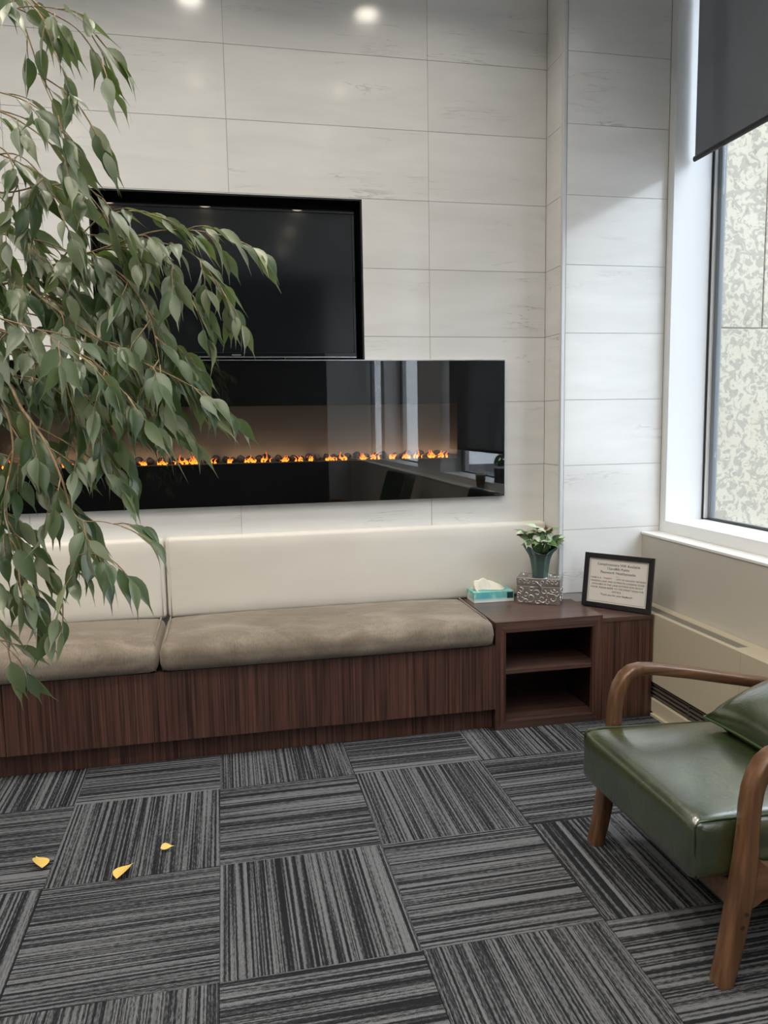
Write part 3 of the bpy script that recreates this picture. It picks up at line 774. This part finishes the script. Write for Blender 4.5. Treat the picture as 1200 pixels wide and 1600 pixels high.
md = o.modifiers.new('s', 'SUBSURF'); md.levels = 2; md.render_levels = 2
md = o.modifiers.new('t', 'SOLIDIFY'); md.thickness = .0012

# embossed keepsake box, turned towards the window
BA = math.radians(-31); BC = Vector((1.431, 3.305, ZT)); bw, bd, bh = .197, .124, .122
kb = thing('keepsake_box', BC, 'silver embossed keepsake box with swirls and a clasp under the potted flower', 'box')
kb.rotation_euler = (0, 0, BA)
obj('body', bx(-bw/2, bw/2, -bd/2, bd/2, .0005, .084, bevel=.002), 'pewter', kb, local=True)
lid = obj('lid', bx(-bw/2-.001, bw/2+.001, -bd/2-.001, bd/2+.001, .0855, bh, bevel=.003), 'pewter', kb, local=True)
rs = random.Random(3)
def swirl(cx, cz, r, dirn, a0, n=14):
    return [(cx + dirn*r*(1-.78*t/n)*math.cos(a0+t*.42), cz + r*(1-.78*t/n)*math.sin(a0+t*.42)) for t in range(n)]
sw = [(-.075, .022, .020, 1, 2.6), (-.078, .062, .014, -1, 1.0), (-.035, .030, .022, 1, -2.0), (-.030, .068, .013, 1, .5), (.020, .026, .019, -1, 3.6), (.030, .062, .015, 1, 2.2), (.066, .030, .024, -1, .8), (.070, .068, .012, 1, 3.0), (-.055, .046, .012, 1, 4.0), (.048, .048, .012, -1, 5.0), (-.005, .052, .017, -1, .3), (.088, .050, .013, 1, 1.4), (-.090, .042, .012, 1, 5.4), (.002, .012, .014, 1, 2.9), (-.055, .012, .012, -1, 0.2), (.045, .012, .013, 1, 1.9)]
for q in sw:
    p2 = swirl(*q); obj('swirl', tube(nb(), [(x, -bd/2-.001, max(.004, min(.081, z))) for x, z in p2], .0025, 6), 'relief', kb, True, True)
for q in [(-.035, .024, .018, 1, 2), (.01, .05, .018, -1, 1), (.036, .024, .017, 1, 4), (-.03, .062, .013, 1, 0), (.040, .066, .012, -1, 2)]:
    p2 = swirl(*q); obj('swirl', tube(nb(), [(bw/2+.001, x, max(.004, min(.081, z))) for x, z in p2], .0025, 6), 'relief', kb, True, True)
for k in range(9):
    cx = -.083+k*.0208
    if abs(cx) < .012: continue
    obj('swirl', tube(nb(), [(x, -bd/2-.002, max(.089, min(.119, z))) for x, z in swirl(cx, .104, .011, (-1)**k, k)], .0018, 6), 'relief', lid, True, True)
for k in range(16):
    cx, cy = rs.uniform(-.08, .08), rs.uniform(-.045, .045)
    obj('swirl', tube(nb(), [(max(-.095, min(.095, x)), max(-.059, min(.059, y)), bh+.0002) for x, y in swirl(cx, cy, .018, (-1)**k, k)], .0018, 6), 'relief', lid, True, True)
obj('clasp', tube(nb(), [(-.014, -bd/2-.003, .108), (-.004, -bd/2-.005, .104), (.004, -bd/2-.005, .094), (.002, -bd/2-.006, .082), (-.008, -bd/2-.005, .078)], .0028, 8), 'silver', kb, True, True)
obj('clasp', tube(nb(), [(.004, -bd/2-.005, .096), (.014, -bd/2-.005, .088), (.018, -bd/2-.005, .076), (.010, -bd/2-.004, .070)], .0024, 8), 'silver', kb, True, True)

# potted flower in teal foil on the keepsake box
PX, PY, PZ = 1.420, 3.278, ZT+bh+.0012
pf = thing('potted_flower', (PX, PY, PZ), 'small pale flowering plant in pleated teal foil on the silver box', 'potted plant')
bm = nb()
def wob(j, k): return (.0035*j/3)*math.cos(k*PI*.5*1.0) + (.016*max(0, math.cos((k/32)*2*PI*2.0+.5)) if j == 6 else .008*max(0, math.cos((k/32)*2*PI*2.0+.5)) if j == 5 else 0)
prof = [(.036, 0), (.038, .02), (.041, .05), (.046, .085), (.052, .105), (.060, .122), (.066, .135)]
rings = []
for j, (r, z) in enumerate(prof):
    ring = []
    for k in range(32):
        a = 2*PI*k/32; rr = r + wob(j, k); zz = z + (0.022*math.cos(a*2+.4) if j == 6 else .010*math.cos(a*2+.4) if j == 5 else 0)
        ring.append(bm.verts.new((PX+rr*math.cos(a), PY+rr*math.sin(a), PZ+zz)))
    rings.append(ring)
for a, b in zip(rings, rings[1:]):
    for k in range(32): bm.faces.new((a[k], a[(k+1) % 32], b[(k+1) % 32], b[k]))
bm.faces.new(rings[0][::-1])
w = obj('foil_wrap', bm, 'foil', pf); md = w.modifiers.new('t', 'SOLIDIFY'); md.thickness = .0012
bm = nb(); lathe(bm, [(.042, PZ+.095), (.040, PZ+.104)], PX, PY, 16); obj('soil', bm, 'soil', pf)
def leafmesh(name, L, Wd, m, tip=.25, fold=.25, curl=.2, twist=0.0, n=6):
    bm = nb(); a, b, c = [], [], []
    for i in range(n+1):
        t = i/n
        if t < 1-tip: q = t/(1-tip); wd = math.sin(PI*min(1, q*.97)**.80)**.85 if 0 < q else 0
        else: wd = 0
        e = (t-(1-tip))/tip if t > 1-tip else 0
        wd = max(wd, (.16*(1-e) if t > .5 else 0)); 
        if i == 0: wd = .04
        if i == n: wd = .012
        z = -curl*L*t*t; ang = twist*t
        hw = wd*Wd/2
        mid = Vector((L*t, 0, z))
        up = Vector((0, 0, 1))
        l = Vector((0, hw*math.cos(ang), hw*math.sin(ang)+hw*fold)); r = Vector((0, -hw*math.cos(ang), -hw*math.sin(ang)+hw*fold))
        a.append(bm.verts.new(mid+l)); b.append(bm.verts.new(mid)); c.append(bm.verts.new(mid+r))
    for i in range(n):
        bm.faces.new((a[i], b[i], b[i+1], a[i+1])); bm.faces.new((b[i], c[i], c[i+1], b[i+1]))
    bmesh.ops.recalc_face_normals(bm, faces=bm.faces[:])
    if sum(f.normal.z for f in bm.faces) < 0: bmesh.ops.reverse_faces(bm, faces=bm.faces[:])
    me = bpy.data.meshes.new(name); bm.to_mesh(me); bm.free(); me.materials.append(M[m])
    for p in me.polygons: p.use_smooth = True
    return me
def frame_from(x, zhint):
    x = x.normalized(); y = zhint.cross(x)
    if y.length < 1e-4: y = Vector((0, 1, 0)).cross(x)
    y.normalize(); z = x.cross(y)
    return Matrix(((x.x, y.x, z.x), (x.y, y.y, z.y), (x.z, y.z, z.z)))
def put_leaf(me, name, parent, pos, d, up, sc):
    o = bpy.data.objects.new(name, me); C.objects.link(o); o.parent = parent
    mt = Matrix.Translation(pos - ORG[parent.name]) @ frame_from(d, up).to_4x4() @ Matrix.Scale(sc, 4)
    o.matrix_basis = mt; return o
kinds = [leafmesh('petal', .050, .036, 'petal', .2, .35, .25), leafmesh('leaf', .060, .026, 'sprig', .2, .3, .3), leafmesh('leaf', .060, .028, 'sprig_pale', .2, .3, .2), leafmesh('petal', .032, .022, 'petal_red', .2, .4, .3)]
rs = random.Random(11)
FS = 1.5
heads = [(-.095, -.01, .215, 0), (-.030, -.02, .235, 0), (-.055, .02, .200, 1), (.0, .01, .205, 1), (.030, -.02, .215, 2), (.105, .0, .175, 0), (.075, .0, .165, 1), (-.03, -.03, .175, 0), (.01, -.03, .170, 0), (.05, .02, .185, 2)]
for hx, hy, hz, kd in heads:
    base = Vector((PX+hx*.2, PY+hy*.2, PZ+.10)); tip = Vector((PX+hx*.85, PY+hy, PZ+hz-.01)); mid = (base+tip)/2 + Vector((0, 0, .02))
    stm = obj('stem', tube(nb(), [base, mid, tip], [.0022, .002, .0016], 5), 'sprig_pale', pf, smooth=True)
    for q in range(5):
        a = 2*PI*q/5 + hx*30; dv = Vector((math.cos(a), math.sin(a), .25 + rs.uniform(-.3, .5)))
        put_leaf(kinds[kd if q != 4 else 2], kinds[kd].name.split('.')[0], pf, tip, dv, Vector((0, -.3, 1)), FS*rs.uniform(.55, .85))
for hx, hy, hz in ((-.110, -.01, .205), (.035, -.03, .215), (.01, -.02, .225)):
    for q in range(2): put_leaf(kinds[3], 'petal', pf, Vector((PX+hx, PY+hy, PZ+hz)), Vector((rs.uniform(-1, 1), -.4, rs.uniform(-.5, .6))), Vector((0, -1, .4)), .7)
for hx, hy, hz in ((-.060, -.02, .190), (-.015, -.035, .195), (.035, -.03, .190), (.0, -.01, .22), (-.08, 0, .20), (.06, -.02, .195), (.085, -.02, .175)):
    for q in range(3): put_leaf(kinds[(0, 2, 1)[q]], 'petal' if q == 0 else 'leaf', pf, Vector((PX+hx*.8, PY+hy, PZ+hz-.02)), Vector((rs.uniform(-1, 1), rs.uniform(-.6, .1), rs.uniform(-.5, .8))), Vector((0, -.9, .5)), rs.uniform(.7, 1.0))
for q in range(14):
    a = rs.uniform(0, 2*PI); put_leaf(kinds[1 + q % 2], 'leaf', pf, Vector((PX+.02*math.cos(a), PY+.02*math.sin(a), PZ+.115)), Vector((math.cos(a)*.7, math.sin(a)*.7, 1)), Vector((math.cos(a), math.sin(a), .2)), rs.uniform(.8, 1.2))

# framed notice
A = Vector((1.612, 3.240, ZR)); B = Vector((1.815, 2.990, ZR)); ex = (B-A).normalized(); FWd, FHt = (B-A).length, .247
nrm = Vector((ex.y, -ex.x, 0)); nrm = nrm if nrm.dot(-_fw) > 0 else -nrm
lean = math.radians(9); ez = Vector((0, 0, 1))*math.cos(lean) - nrm*math.sin(lean); ny = ez.cross(ex); ny = -ny if ny.dot(nrm) > 0 else ny
pc = thing('framed_notice', A + Vector((0, 0, .002)), 'black framed printed notice leaning on the corner cabinet', 'picture frame')
mb = Matrix(((ex.x, ny.x, ez.x), (ex.y, ny.y, ez.y), (ex.z, ny.z, ez.z)))
pc.rotation_euler = mb.to_euler()
fw_ = .022
def fr(pts): return prism(nb(), pts, 1, -.008, .010, bevel=.0015, seg=1)
obj('frame_bar', fr([(0, 0), (FWd, 0), (FWd-fw_, fw_), (fw_, fw_)]), 'black_satin', pc, local=True)
obj('frame_bar', fr([(0, FHt), (fw_, FHt-fw_), (FWd-fw_, FHt-fw_), (FWd, FHt)]), 'black_satin', pc, local=True)
obj('frame_bar', fr([(0, 0), (fw_, fw_), (fw_, FHt-fw_), (0, FHt)]), 'black_satin', pc, local=True)
obj('frame_bar', fr([(FWd, 0), (FWd, FHt), (FWd-fw_, FHt-fw_), (FWd-fw_, fw_)]), 'black_satin', pc, local=True)
obj('backing', bx(.006, FWd-.006, .006, .009, .006, FHt-.006), 'black_satin', pc, local=True)
pap = obj('paper', bx(fw_-.003, FWd-fw_+.003, .0, .001, fw_-.003, FHt-fw_+.003), 'paper', pc, local=True)
i0, i1, j0, j1 = fw_+.006, FWd-fw_-.006, fw_+.006, FHt-fw_-.006
bm = nb()
for r in ((i0, i1, j0, j0+.001), (i0, i1, j1-.001, j1), (i0, i0+.001, j0, j1), (i1-.001, i1, j0, j1)): box(bm, r[0], r[1], -.0006, 0, r[2], r[3])
obj('border_line', bm, 'ink', pap, local=True)
def text(body, x, z, size, m, parent, align='CENTER'):
    cu = bpy.data.curves.new('t', 'FONT'); cu.body = body; cu.size = size; cu.align_x = align; cu.align_y = 'CENTER'; cu.extrude = .0001; cu.resolution_u = 3
    to = bpy.data.objects.new('t', cu); C.objects.link(to)
    dg = bpy.context.evaluated_depsgraph_get(); dg.update()
    me = bpy.data.meshes.new_from_object(to.evaluated_get(dg)); bpy.data.objects.remove(to)
    me.transform(Matrix.Translation((x, -.0008, z)) @ Matrix.Rotation(PI/2, 4, 'X'))
    me.materials.clear(); me.materials.append(M[m])
    o = bpy.data.objects.new('printed_line', me); C.objects.link(o); o.parent = parent; return o
cx = FWd/2; zt_ = FHt
text('Complimentary Wifi Available', cx, zt_-.048, .0165, 'ink', pap)
text('12and8th Public', cx, zt_-.066, .0165, 'ink', pap)
text('Password: Healthyteeths', cx, zt_-.084, .0165, 'ink', pap)
text('----', cx, zt_-.099, .012, 'ink', pap)
text('THERE IS A', cx-.128, zt_-.112, .0104, 'ink', pap, 'LEFT')
text('**NEW**', cx-.067, zt_-.112, .0104, 'red_ink', pap, 'LEFT')
text('CITY OF CALGARY METERED', cx+.130, zt_-.112, .0104, 'ink', pap, 'RIGHT')
text('PARKING LANE AND 20 MINUTE LOADING ZONE', cx, zt_-.1265, .0112, 'ink', pap)
text('AVAILABLE IN THE LANE OUTSIDE OUR FRONT', cx, zt_-.141, .0112, 'ink', pap)
text('DOOR. PLEASE REFER TO THE STREET SIGNS FOR', cx, zt_-.1555, .0112, 'ink', pap)
text('DETAILS.', cx, zt_-.170, .0112, 'ink', pap)
text('Thank you for your feedback!', cx, zt_-.186, .0125, 'ink', pap)
strut = prism(nb(), [(FWd/2-.03, .06), (FWd/2+.03, .06), (FWd/2+.022, .17), (FWd/2-.022, .17)], 1, .012, .015)
obj('easel_strut', strut, 'black_satin', pc, local=True)

# coffee cup and sill planter farther along, seen in the fireplace glass
cc = thing('coffee_cup', (2.0, 1.16, ZS), 'paper coffee cup with white lid on the window sill', 'cup')
bm = nb(); lathe(bm, [(.028, ZS+.001), (.040, ZS+.110)], 2.0, 1.16, 20); sharp(obj('cup_body', bm, 'cup', cc))
bm = nb(); lathe(bm, [(.0330, ZS+.030), (.0395, ZS+.085), (.0395, ZS+.086), (.033, ZS+.031)], 2.0, 1.16, 20); sharp(obj('sleeve', bm, 'sleeve', cc))
bm = nb(); lathe(bm, [(.043, ZS+.1105), (.043, ZS+.118), (.037, ZS+.128), (.034, ZS+.126)], 2.0, 1.16, 20); sharp(obj('lid', bm, 'cup_lid', cc))
sp = thing('sill_planter', (2.15, 1.32, ZB), 'dark square planter of clipped greenery behind the coffee cup', 'potted plant')
obj('planter', bx(2.08, 2.22, 1.25, 1.39, ZB+.001, ZB+.115, bevel=.004), 'pot', sp)
rs = random.Random(5); bm = nb()
for q in range(260):
    a, b_ = rs.uniform(0, 2*PI), math.acos(rs.uniform(-.3, 1)); d = Vector((math.sin(b_)*math.cos(a), math.sin(b_)*math.sin(a), math.cos(b_)))
    c = Vector((2.15, 1.32, ZB+.16)) + Vector((d.x*.09, d.y*.09, d.z*.075)); t1 = d.orthogonal().normalized()*.016; t2 = d.cross(t1).normalized()*.010
    bm.faces.new([bm.verts.new(c+t1), bm.verts.new(c+t2), bm.verts.new(c-t1), bm.verts.new(c-t2)])
obj('greenery', bm, 'sprig', sp, kind='stuff')

# ------------------------------------------------------------------ fallen leaves
yl = leafmesh('yellow_leaf', 1, .58, 'yellow', .22, .30, .10, 0, 10)
def fallen(u, v, ln, a, label, curl_up):
    d = _fw + _r*((u-600)/FPX) - _u*((v-800)/FPX); p = EYE + d*(-H/d.z)
    o = bpy.data.objects.new('fallen_leaf', yl); C.objects.link(o); o.location = (p.x, p.y, .012); o.rotation_euler = (math.radians(curl_up), math.radians(-6), a); o.scale = (ln, ln, ln*1.4)
    tag(o, label, 'leaf', 'fallen yellow leaves')
fallen(66, 1362, .085, 1.95, 'curled yellow fallen leaf nearest the left edge of the carpet', 18)
fallen(183, 1379, .088, 1.15, 'largest yellow fallen leaf lying flat on the carpet', -14)
fallen(251, 1331, .042, .1, 'tiny crumpled yellow fallen leaf on the carpet, farthest right', 25)

# ------------------------------------------------------------------ weeping fig
TB = Vector((-1.02, 1.78, 0))
fi = thing('weeping_fig', TB, 'tall weeping fig with drooping glossy green leaves at the left edge', 'plant')
bm = nb(); lathe(bm, [(.15, .001), (.16, .02), (.20, .36), (.205, .38), (.185, .38), (.18, .34)], TB.x, TB.y, 28); sharp(obj('pot', bm, 'pot', fi))
bm = nb(); lathe(bm, [(.178, .33), (.178, .345)], TB.x, TB.y, 20); obj('soil', bm, 'soil', fi)
def spline(p, n=5):
    out = []
    for i in range(len(p)-1):
        p0, p1, p2, p3 = p[max(i-1, 0)], p[i], p[i+1], p[min(i+2, len(p)-1)]
        for k in range(n):
            t = k/n; out.append(.5*((2*p1) + (p2-p0)*t + (2*p0-5*p1+4*p2-p3)*t*t + (3*p1-p0-3*p2+p3)*t**3))
    out.append(p[-1]); return out
tr = spline([TB+Vector((0, 0, .33)), TB+Vector((.03, .02, .8)), TB+Vector((-.02, .0, 1.3)), TB+Vector((.02, -.02, 1.8)), TB+Vector((0, .02, 2.3)), TB+Vector((.05, 0, 2.6))])
obj('trunk', tube(nb(), tr, [.024*(1-.75*i/(len(tr)-1)) for i in range(len(tr))], 10), 'bark', fi, smooth=True)
def trunk_at(z):
    return min(tr, key=lambda q: abs(q.z-z)).copy()
rl = random.Random(42)
leaves = []          # (pos, direction, up, scale, priority)
def add_leaf(pos, d, sc, pri):
    side = Vector((rl.uniform(-1, 1), rl.uniform(-1, 1), rl.uniform(-.2, 1)))
    up = side.normalized()*.85 + Vector((.25, -.25, .5))
    leaves.append((pos, d, up, sc, pri))
def twig(p, d, L, r0, pri, parent_bm, gap=.021, droop=.9, lscale=1.0):
    pts = [p.copy()]; n = max(3, int(L/.03)); d = d.normalized()
    for k in range(n):
        d = (d + Vector((rl.uniform(-.18, .18), rl.uniform(-.18, .18), -droop*.16 + rl.uniform(-.1, .1)))).normalized()
        pts.append(pts[-1] + d*(L/n))
    tube(parent_bm, pts, [max(.0007, r0*(1-.7*k/n)) for k in range(n+1)], 5)
    run = 0; s = 1
    tot = L; q = gap*.8
    while q < tot:
        i = min(int(q/(L/n)), n-1); t = (q-(L/n)*i)/(L/n); pos = pts[i].lerp(pts[i+1], t); tg = (pts[i+1]-pts[i]).normalized()
        sd = tg.cross(Vector((0, 0, 1))); sd = sd.normalized() if sd.length > .05 else Vector((1, 0, 0))
        dd = tg*.75 + sd*s*rl.uniform(.1, .6) + Vector((rl.uniform(-.1, .42), rl.uniform(-.3, .3), -rl.uniform(.25, .75)))
        pet = pos + dd.normalized()*.008
        tube(parent_bm, [pos, pet], .0006, 3, False)
        add_leaf(pet, dd, lscale*rl.uniform(.78, 1.15), pri); s = -s; q += gap*rl.uniform(.75, 1.35)
    add_leaf(pts[-1], d + Vector((0, 0, -.3)), lscale*rl.uniform(.8, 1.0), pri)
def branch(px, r0, r1, tl=(.06, .14), step=.055, gap=.021, start=.15, pri=1, zroot=None, ends=True, lscale=1.0):
    P = [at(*q) for q in px]
    if zroot is not None: P = [trunk_at(zroot)] + P
    pts = spline(P, 6); n = len(pts)-1
    bm = nb(); tube(bm, pts, [.6*(r0+(r1-r0)*k/n) for k in range(n+1)], 7)
    o = obj('branch', bm, 'bark', fi, smooth=True)
    tb_ = nb(); acc = 0; tot = sum((pts[i+1]-pts[i]).length for i in range(n)); run = 0; s = 1
    for i in range(n):
        seg = (pts[i+1]-pts[i]).length; run += seg; acc += seg
        if run/tot > start and acc > step:
            acc = 0; tg = (pts[i+1]-pts[i]).normalized(); sd = tg.cross(Vector((0, 0, 1))); sd = sd.normalized() if sd.length > .05 else Vector((1, 0, 0))
            twig(pts[i], tg*.8 + sd*s*rl.uniform(.3, 1.0) + Vector((0, 0, rl.uniform(-.6, .35))), rl.uniform(*tl), .0016, pri, tb_, gap, lscale=lscale); s = -s
    if ends: twig(pts[-1], pts[-1]-pts[-2], tl[1]*.8, .0016, pri, tb_, gap, lscale=lscale)
    obj('twigs', tb_, 'bark', o, smooth=True, kind='stuff')
branch([(-130, -70, 1.7), (-10, -50, 1.5), (60, 8, 1.42), (120, 45, 1.40), (160, 100, 1.38)], .004, .0012, (.05, .09), .075, .026, .35, zroot=2.25)
branch([(-130, 0, 1.7), (-15, 5, 1.45), (25, 15, 1.40), (50, 75, 1.38), (62, 115, 1.37), (95, 190, 1.36)], .004, .0012, (.04, .08), .08, .028, .35, zroot=2.15)
branch([(-120, 130, 1.7), (-10, 170, 1.45), (40, 195, 1.40), (90, 235, 1.38), (130, 285, 1.38), (160, 310, 1.38)], .004, .0012, (.05, .10), .06, .024, .35, zroot=2.1)
branch([(-120, 270, 1.7), (-10, 300, 1.52), (60, 292, 1.50), (120, 290, 1.48), (160, 330, 1.48), (185, 360, 1.48)], .004, .0012, (.05, .10), .055, .023, .4, zroot=1.95)
branch([(-140, 460, 1.75), (0, 445, 1.60), (90, 412, 1.55), (170, 385, 1.52), (240, 362, 1.50), (300, 360, 1.50), (350, 368, 1.48)], .006, .0012, (.05, .11), .040, .020, .45, zroot=1.7)
branch([(180, 384, 1.52), (235, 395, 1.50), (275, 425, 1.49), (300, 470, 1.48)], .003, .001, (.05, .10), .042, .020, .05)
branch([(90, 412, 1.55), (150, 345, 1.50), (200, 330, 1.50), (235, 335, 1.5)], .003, .001, (.04, .09), .045, .020, .2)
branch([(-140, 400, 1.7), (0, 418, 1.52), (70, 470, 1.46), (140, 520, 1.45), (210, 560, 1.44), (270, 588, 1.44), (315, 612, 1.44)], .006, .0012, (.05, .10), .040, .020, .40, zroot=1.75)
branch([(-60, 470, 1.65), (40, 465, 1.60), (130, 470, 1.58), (200, 495, 1.56), (260, 530, 1.55)], .004, .001, (.06, .12), .036, .019, .25)
branch([(-100, 500, 1.6), (10, 520, 1.48), (80, 570, 1.44), (140, 625, 1.43), (175, 665, 1.43)], .005, .001, (.06, .12), .036, .020, .25, zroot=1.5)
branch([(-100, 560, 1.5), (0, 590, 1.42), (35, 640, 1.38), (70, 690, 1.36), (95, 745, 1.35), (112, 800, 1.35)], .0065, .003, (.05, .10), .055, .023, .35, zroot=1.4)
branch([(105, 785, 1.35), (125, 812, 1.34), (160, 815, 1.33), (190, 822, 1.33)], .0022, .001, (.04, .07), .055, .024, .15)
branch([(112, 800, 1.35), (118, 850, 1.35), (118, 885, 1.35), (100, 925, 1.35), (98, 945, 1.35)], .0022, .001, (.03, .06), .055, .026, .25)
branch([(118, 868, 1.35), (145, 865, 1.34), (170, 872, 1.34)], .0018, .001, (.04, .07), .045, .024, .15)
branch([(-110, 600, 1.55), (-10, 620, 1.42), (20, 690, 1.38), (10, 770, 1.38), (15, 840, 1.38), (30, 890, 1.38)], .005, .0012, (.05, .10), .045, .021, .35, zroot=1.35)
branch([(-90, 720, 1.5), (-30, 800, 1.42), (-15, 900, 1.40), (0, 970, 1.40), (12, 1010, 1.40)], .004, .0012, (.03, .06), .075, .026, .55, zroot=1.2)
branch([(-40, 540, 1.7), (40, 560, 1.66), (110, 590, 1.64), (180, 600, 1.62), (230, 620, 1.60)], .004, .001, (.06, .12), .038, .020, .2)
branch([(-40, 640, 1.5), (40, 660, 1.44), (100, 690, 1.42), (150, 725, 1.40)], .003, .001, (.05, .09), .045, .022, .2)
branch([(-40, 360, 1.6), (30, 370, 1.55), (90, 385, 1.52), (150, 420, 1.5), (190, 470, 1.5)], .003, .001, (.05, .11), .042, .020, .2)
branch([(-60, 480, 1.45), (10, 500, 1.38), (70, 520, 1.34), (130, 560, 1.33)], .003, .001, (.05, .09), .045, .022, .2)
branch([(-60, 220, 1.5), (0, 230, 1.45), (20, 260, 1.44), (30, 300, 1.44)], .003, .001, (.05, .09), .06, .024, .2)
for P4 in ([(-80, -60, 1.5), (10, -20, 1.42), (60, 20, 1.38), (85, 80, 1.36)], [(-60, 130, 1.5), (20, 150, 1.40), (60, 170, 1.38), (90, 200, 1.37)], [(-40, 40, 1.45), (0, 20, 1.42), (50, 10, 1.41), (110, 20, 1.40), (150, 55, 1.4)], [(60, 115, 1.37), (110, 150, 1.37), (140, 190, 1.37)]):
    branch(P4, .0025, .001, (.04, .08), .05, .024, .3)
branch([(-70, 880, 1.45), (-30, 960, 1.42), (0, 1000, 1.40), (20, 1020, 1.40)], .002, .001, (.03, .06), .035, .022, .3)
for (a, b, c, d, dep) in (((-60, 330), (10, 350), (60, 400), (110, 450), 1.5), ((-50, 420), (30, 440), (110, 490), (170, 560), 1.48), ((0, 480), (80, 500), (160, 540), (230, 600), 1.52), ((-40, 590), (50, 590), (110, 630), (160, 700), 1.46),
                          ((-30, 560), (60, 540), (140, 560), (200, 620), 1.40), ((110, 400), (170, 420), (220, 470), (255, 540), 1.55), ((150, 400), (200, 440), (235, 500), (250, 570), 1.46), ((-40, 700), (30, 720), (80, 770), (130, 830), 1.42), ((-40, 250), (20, 240), (60, 270), (95, 330), 1.46),
                          ((200, 372), (255, 380), (305, 400), (345, 450), 1.52), ((-50, 780), (0, 800), (30, 850), (40, 900), 1.44), ((60, 560), (130, 590), (200, 620), (250, 650), 1.50)):
    branch([(*a, dep+.08), (*b, dep+.03), (*c, dep), (*d, dep-.02)], .003, .001, (.06, .11), .036, .019, .15)
# the rest of the crown, out of frame round the trunk
for k in range(26):
    z = 1.15 + 1.35*k/25; a = k*2.4; p = trunk_at(z); L = rl.uniform(.28, .42)
    dv = Vector((math.cos(a), math.sin(a), .35))
    if dv.x > .3: dv.x *= .4
    bm = nb(); pts = [p, p+dv*L*.4, p+dv*L*.75+Vector((0, 0, -.03)), p+dv*L+Vector((0, 0, -.10))]; tube(bm, spline(pts, 3), .0028, 5)
    for q in range(5):
        t = .35+.16*q; pp = p+dv*L*t+Vector((0, 0, -.06*t)); twig(pp, dv+Vector((rl.uniform(-.8, .8), rl.uniform(-.8, .8), -.2)), rl.uniform(.10, .18), .0015, 0, bm, .026)
    obj('branch', bm, 'bark', fi, smooth=True)
LV = [leafmesh('leaf', .080, .028, 'leaf', .26, .22, .16, .0, 8), leafmesh('leaf', .078, .023, 'leaf', .28, .35, .26, .6, 8), leafmesh('leaf', .088, .026, 'leaf', .28, .15, .08, -.5, 8), leafmesh('leaf', .070, .026, 'leaf', .24, .5, .34, .2, 8)]
def inview(p):
    d = p-EYE; z = d.dot(_fw); return z > .1 and -20 < 600+FPX*d.dot(_r)/z < 1220 and -20 < 800-FPX*d.dot(_u)/z < 1620
vis = [q for q in leaves if inview(q[0])]; vis.sort(key=lambda q: (q[0]-EYE).length/q[3])
single = vis[:298]; ids = {id(q) for q in single}; rest = [q for q in leaves if id(q) not in ids]
print('FICUS leaves', len(leaves), 'in view', len(vis))
for k, (pos, d, up, sc, pri) in enumerate(single): put_leaf(LV[k % 4], 'leaf', fi, pos, d, up, sc)
vv, ff = [], []
for k, (pos, d, up, sc, pri) in enumerate(rest):
    me = LV[k % 4]; mt = Matrix.Translation(pos-TB) @ frame_from(d, up).to_4x4() @ Matrix.Scale(sc, 4); b0 = len(vv)
    vv += [mt @ v.co for v in me.vertices]; ff += [[b0+i for i in p.vertices] for p in me.polygons]
me = bpy.data.meshes.new('foliage'); me.from_pydata(vv, [], ff); me.materials.append(M['leaf_many'])
for p in me.polygons: p.use_smooth = True
o = bpy.data.objects.new('foliage', me); C.objects.link(o); o.parent = fi; o['kind'] = 'stuff'
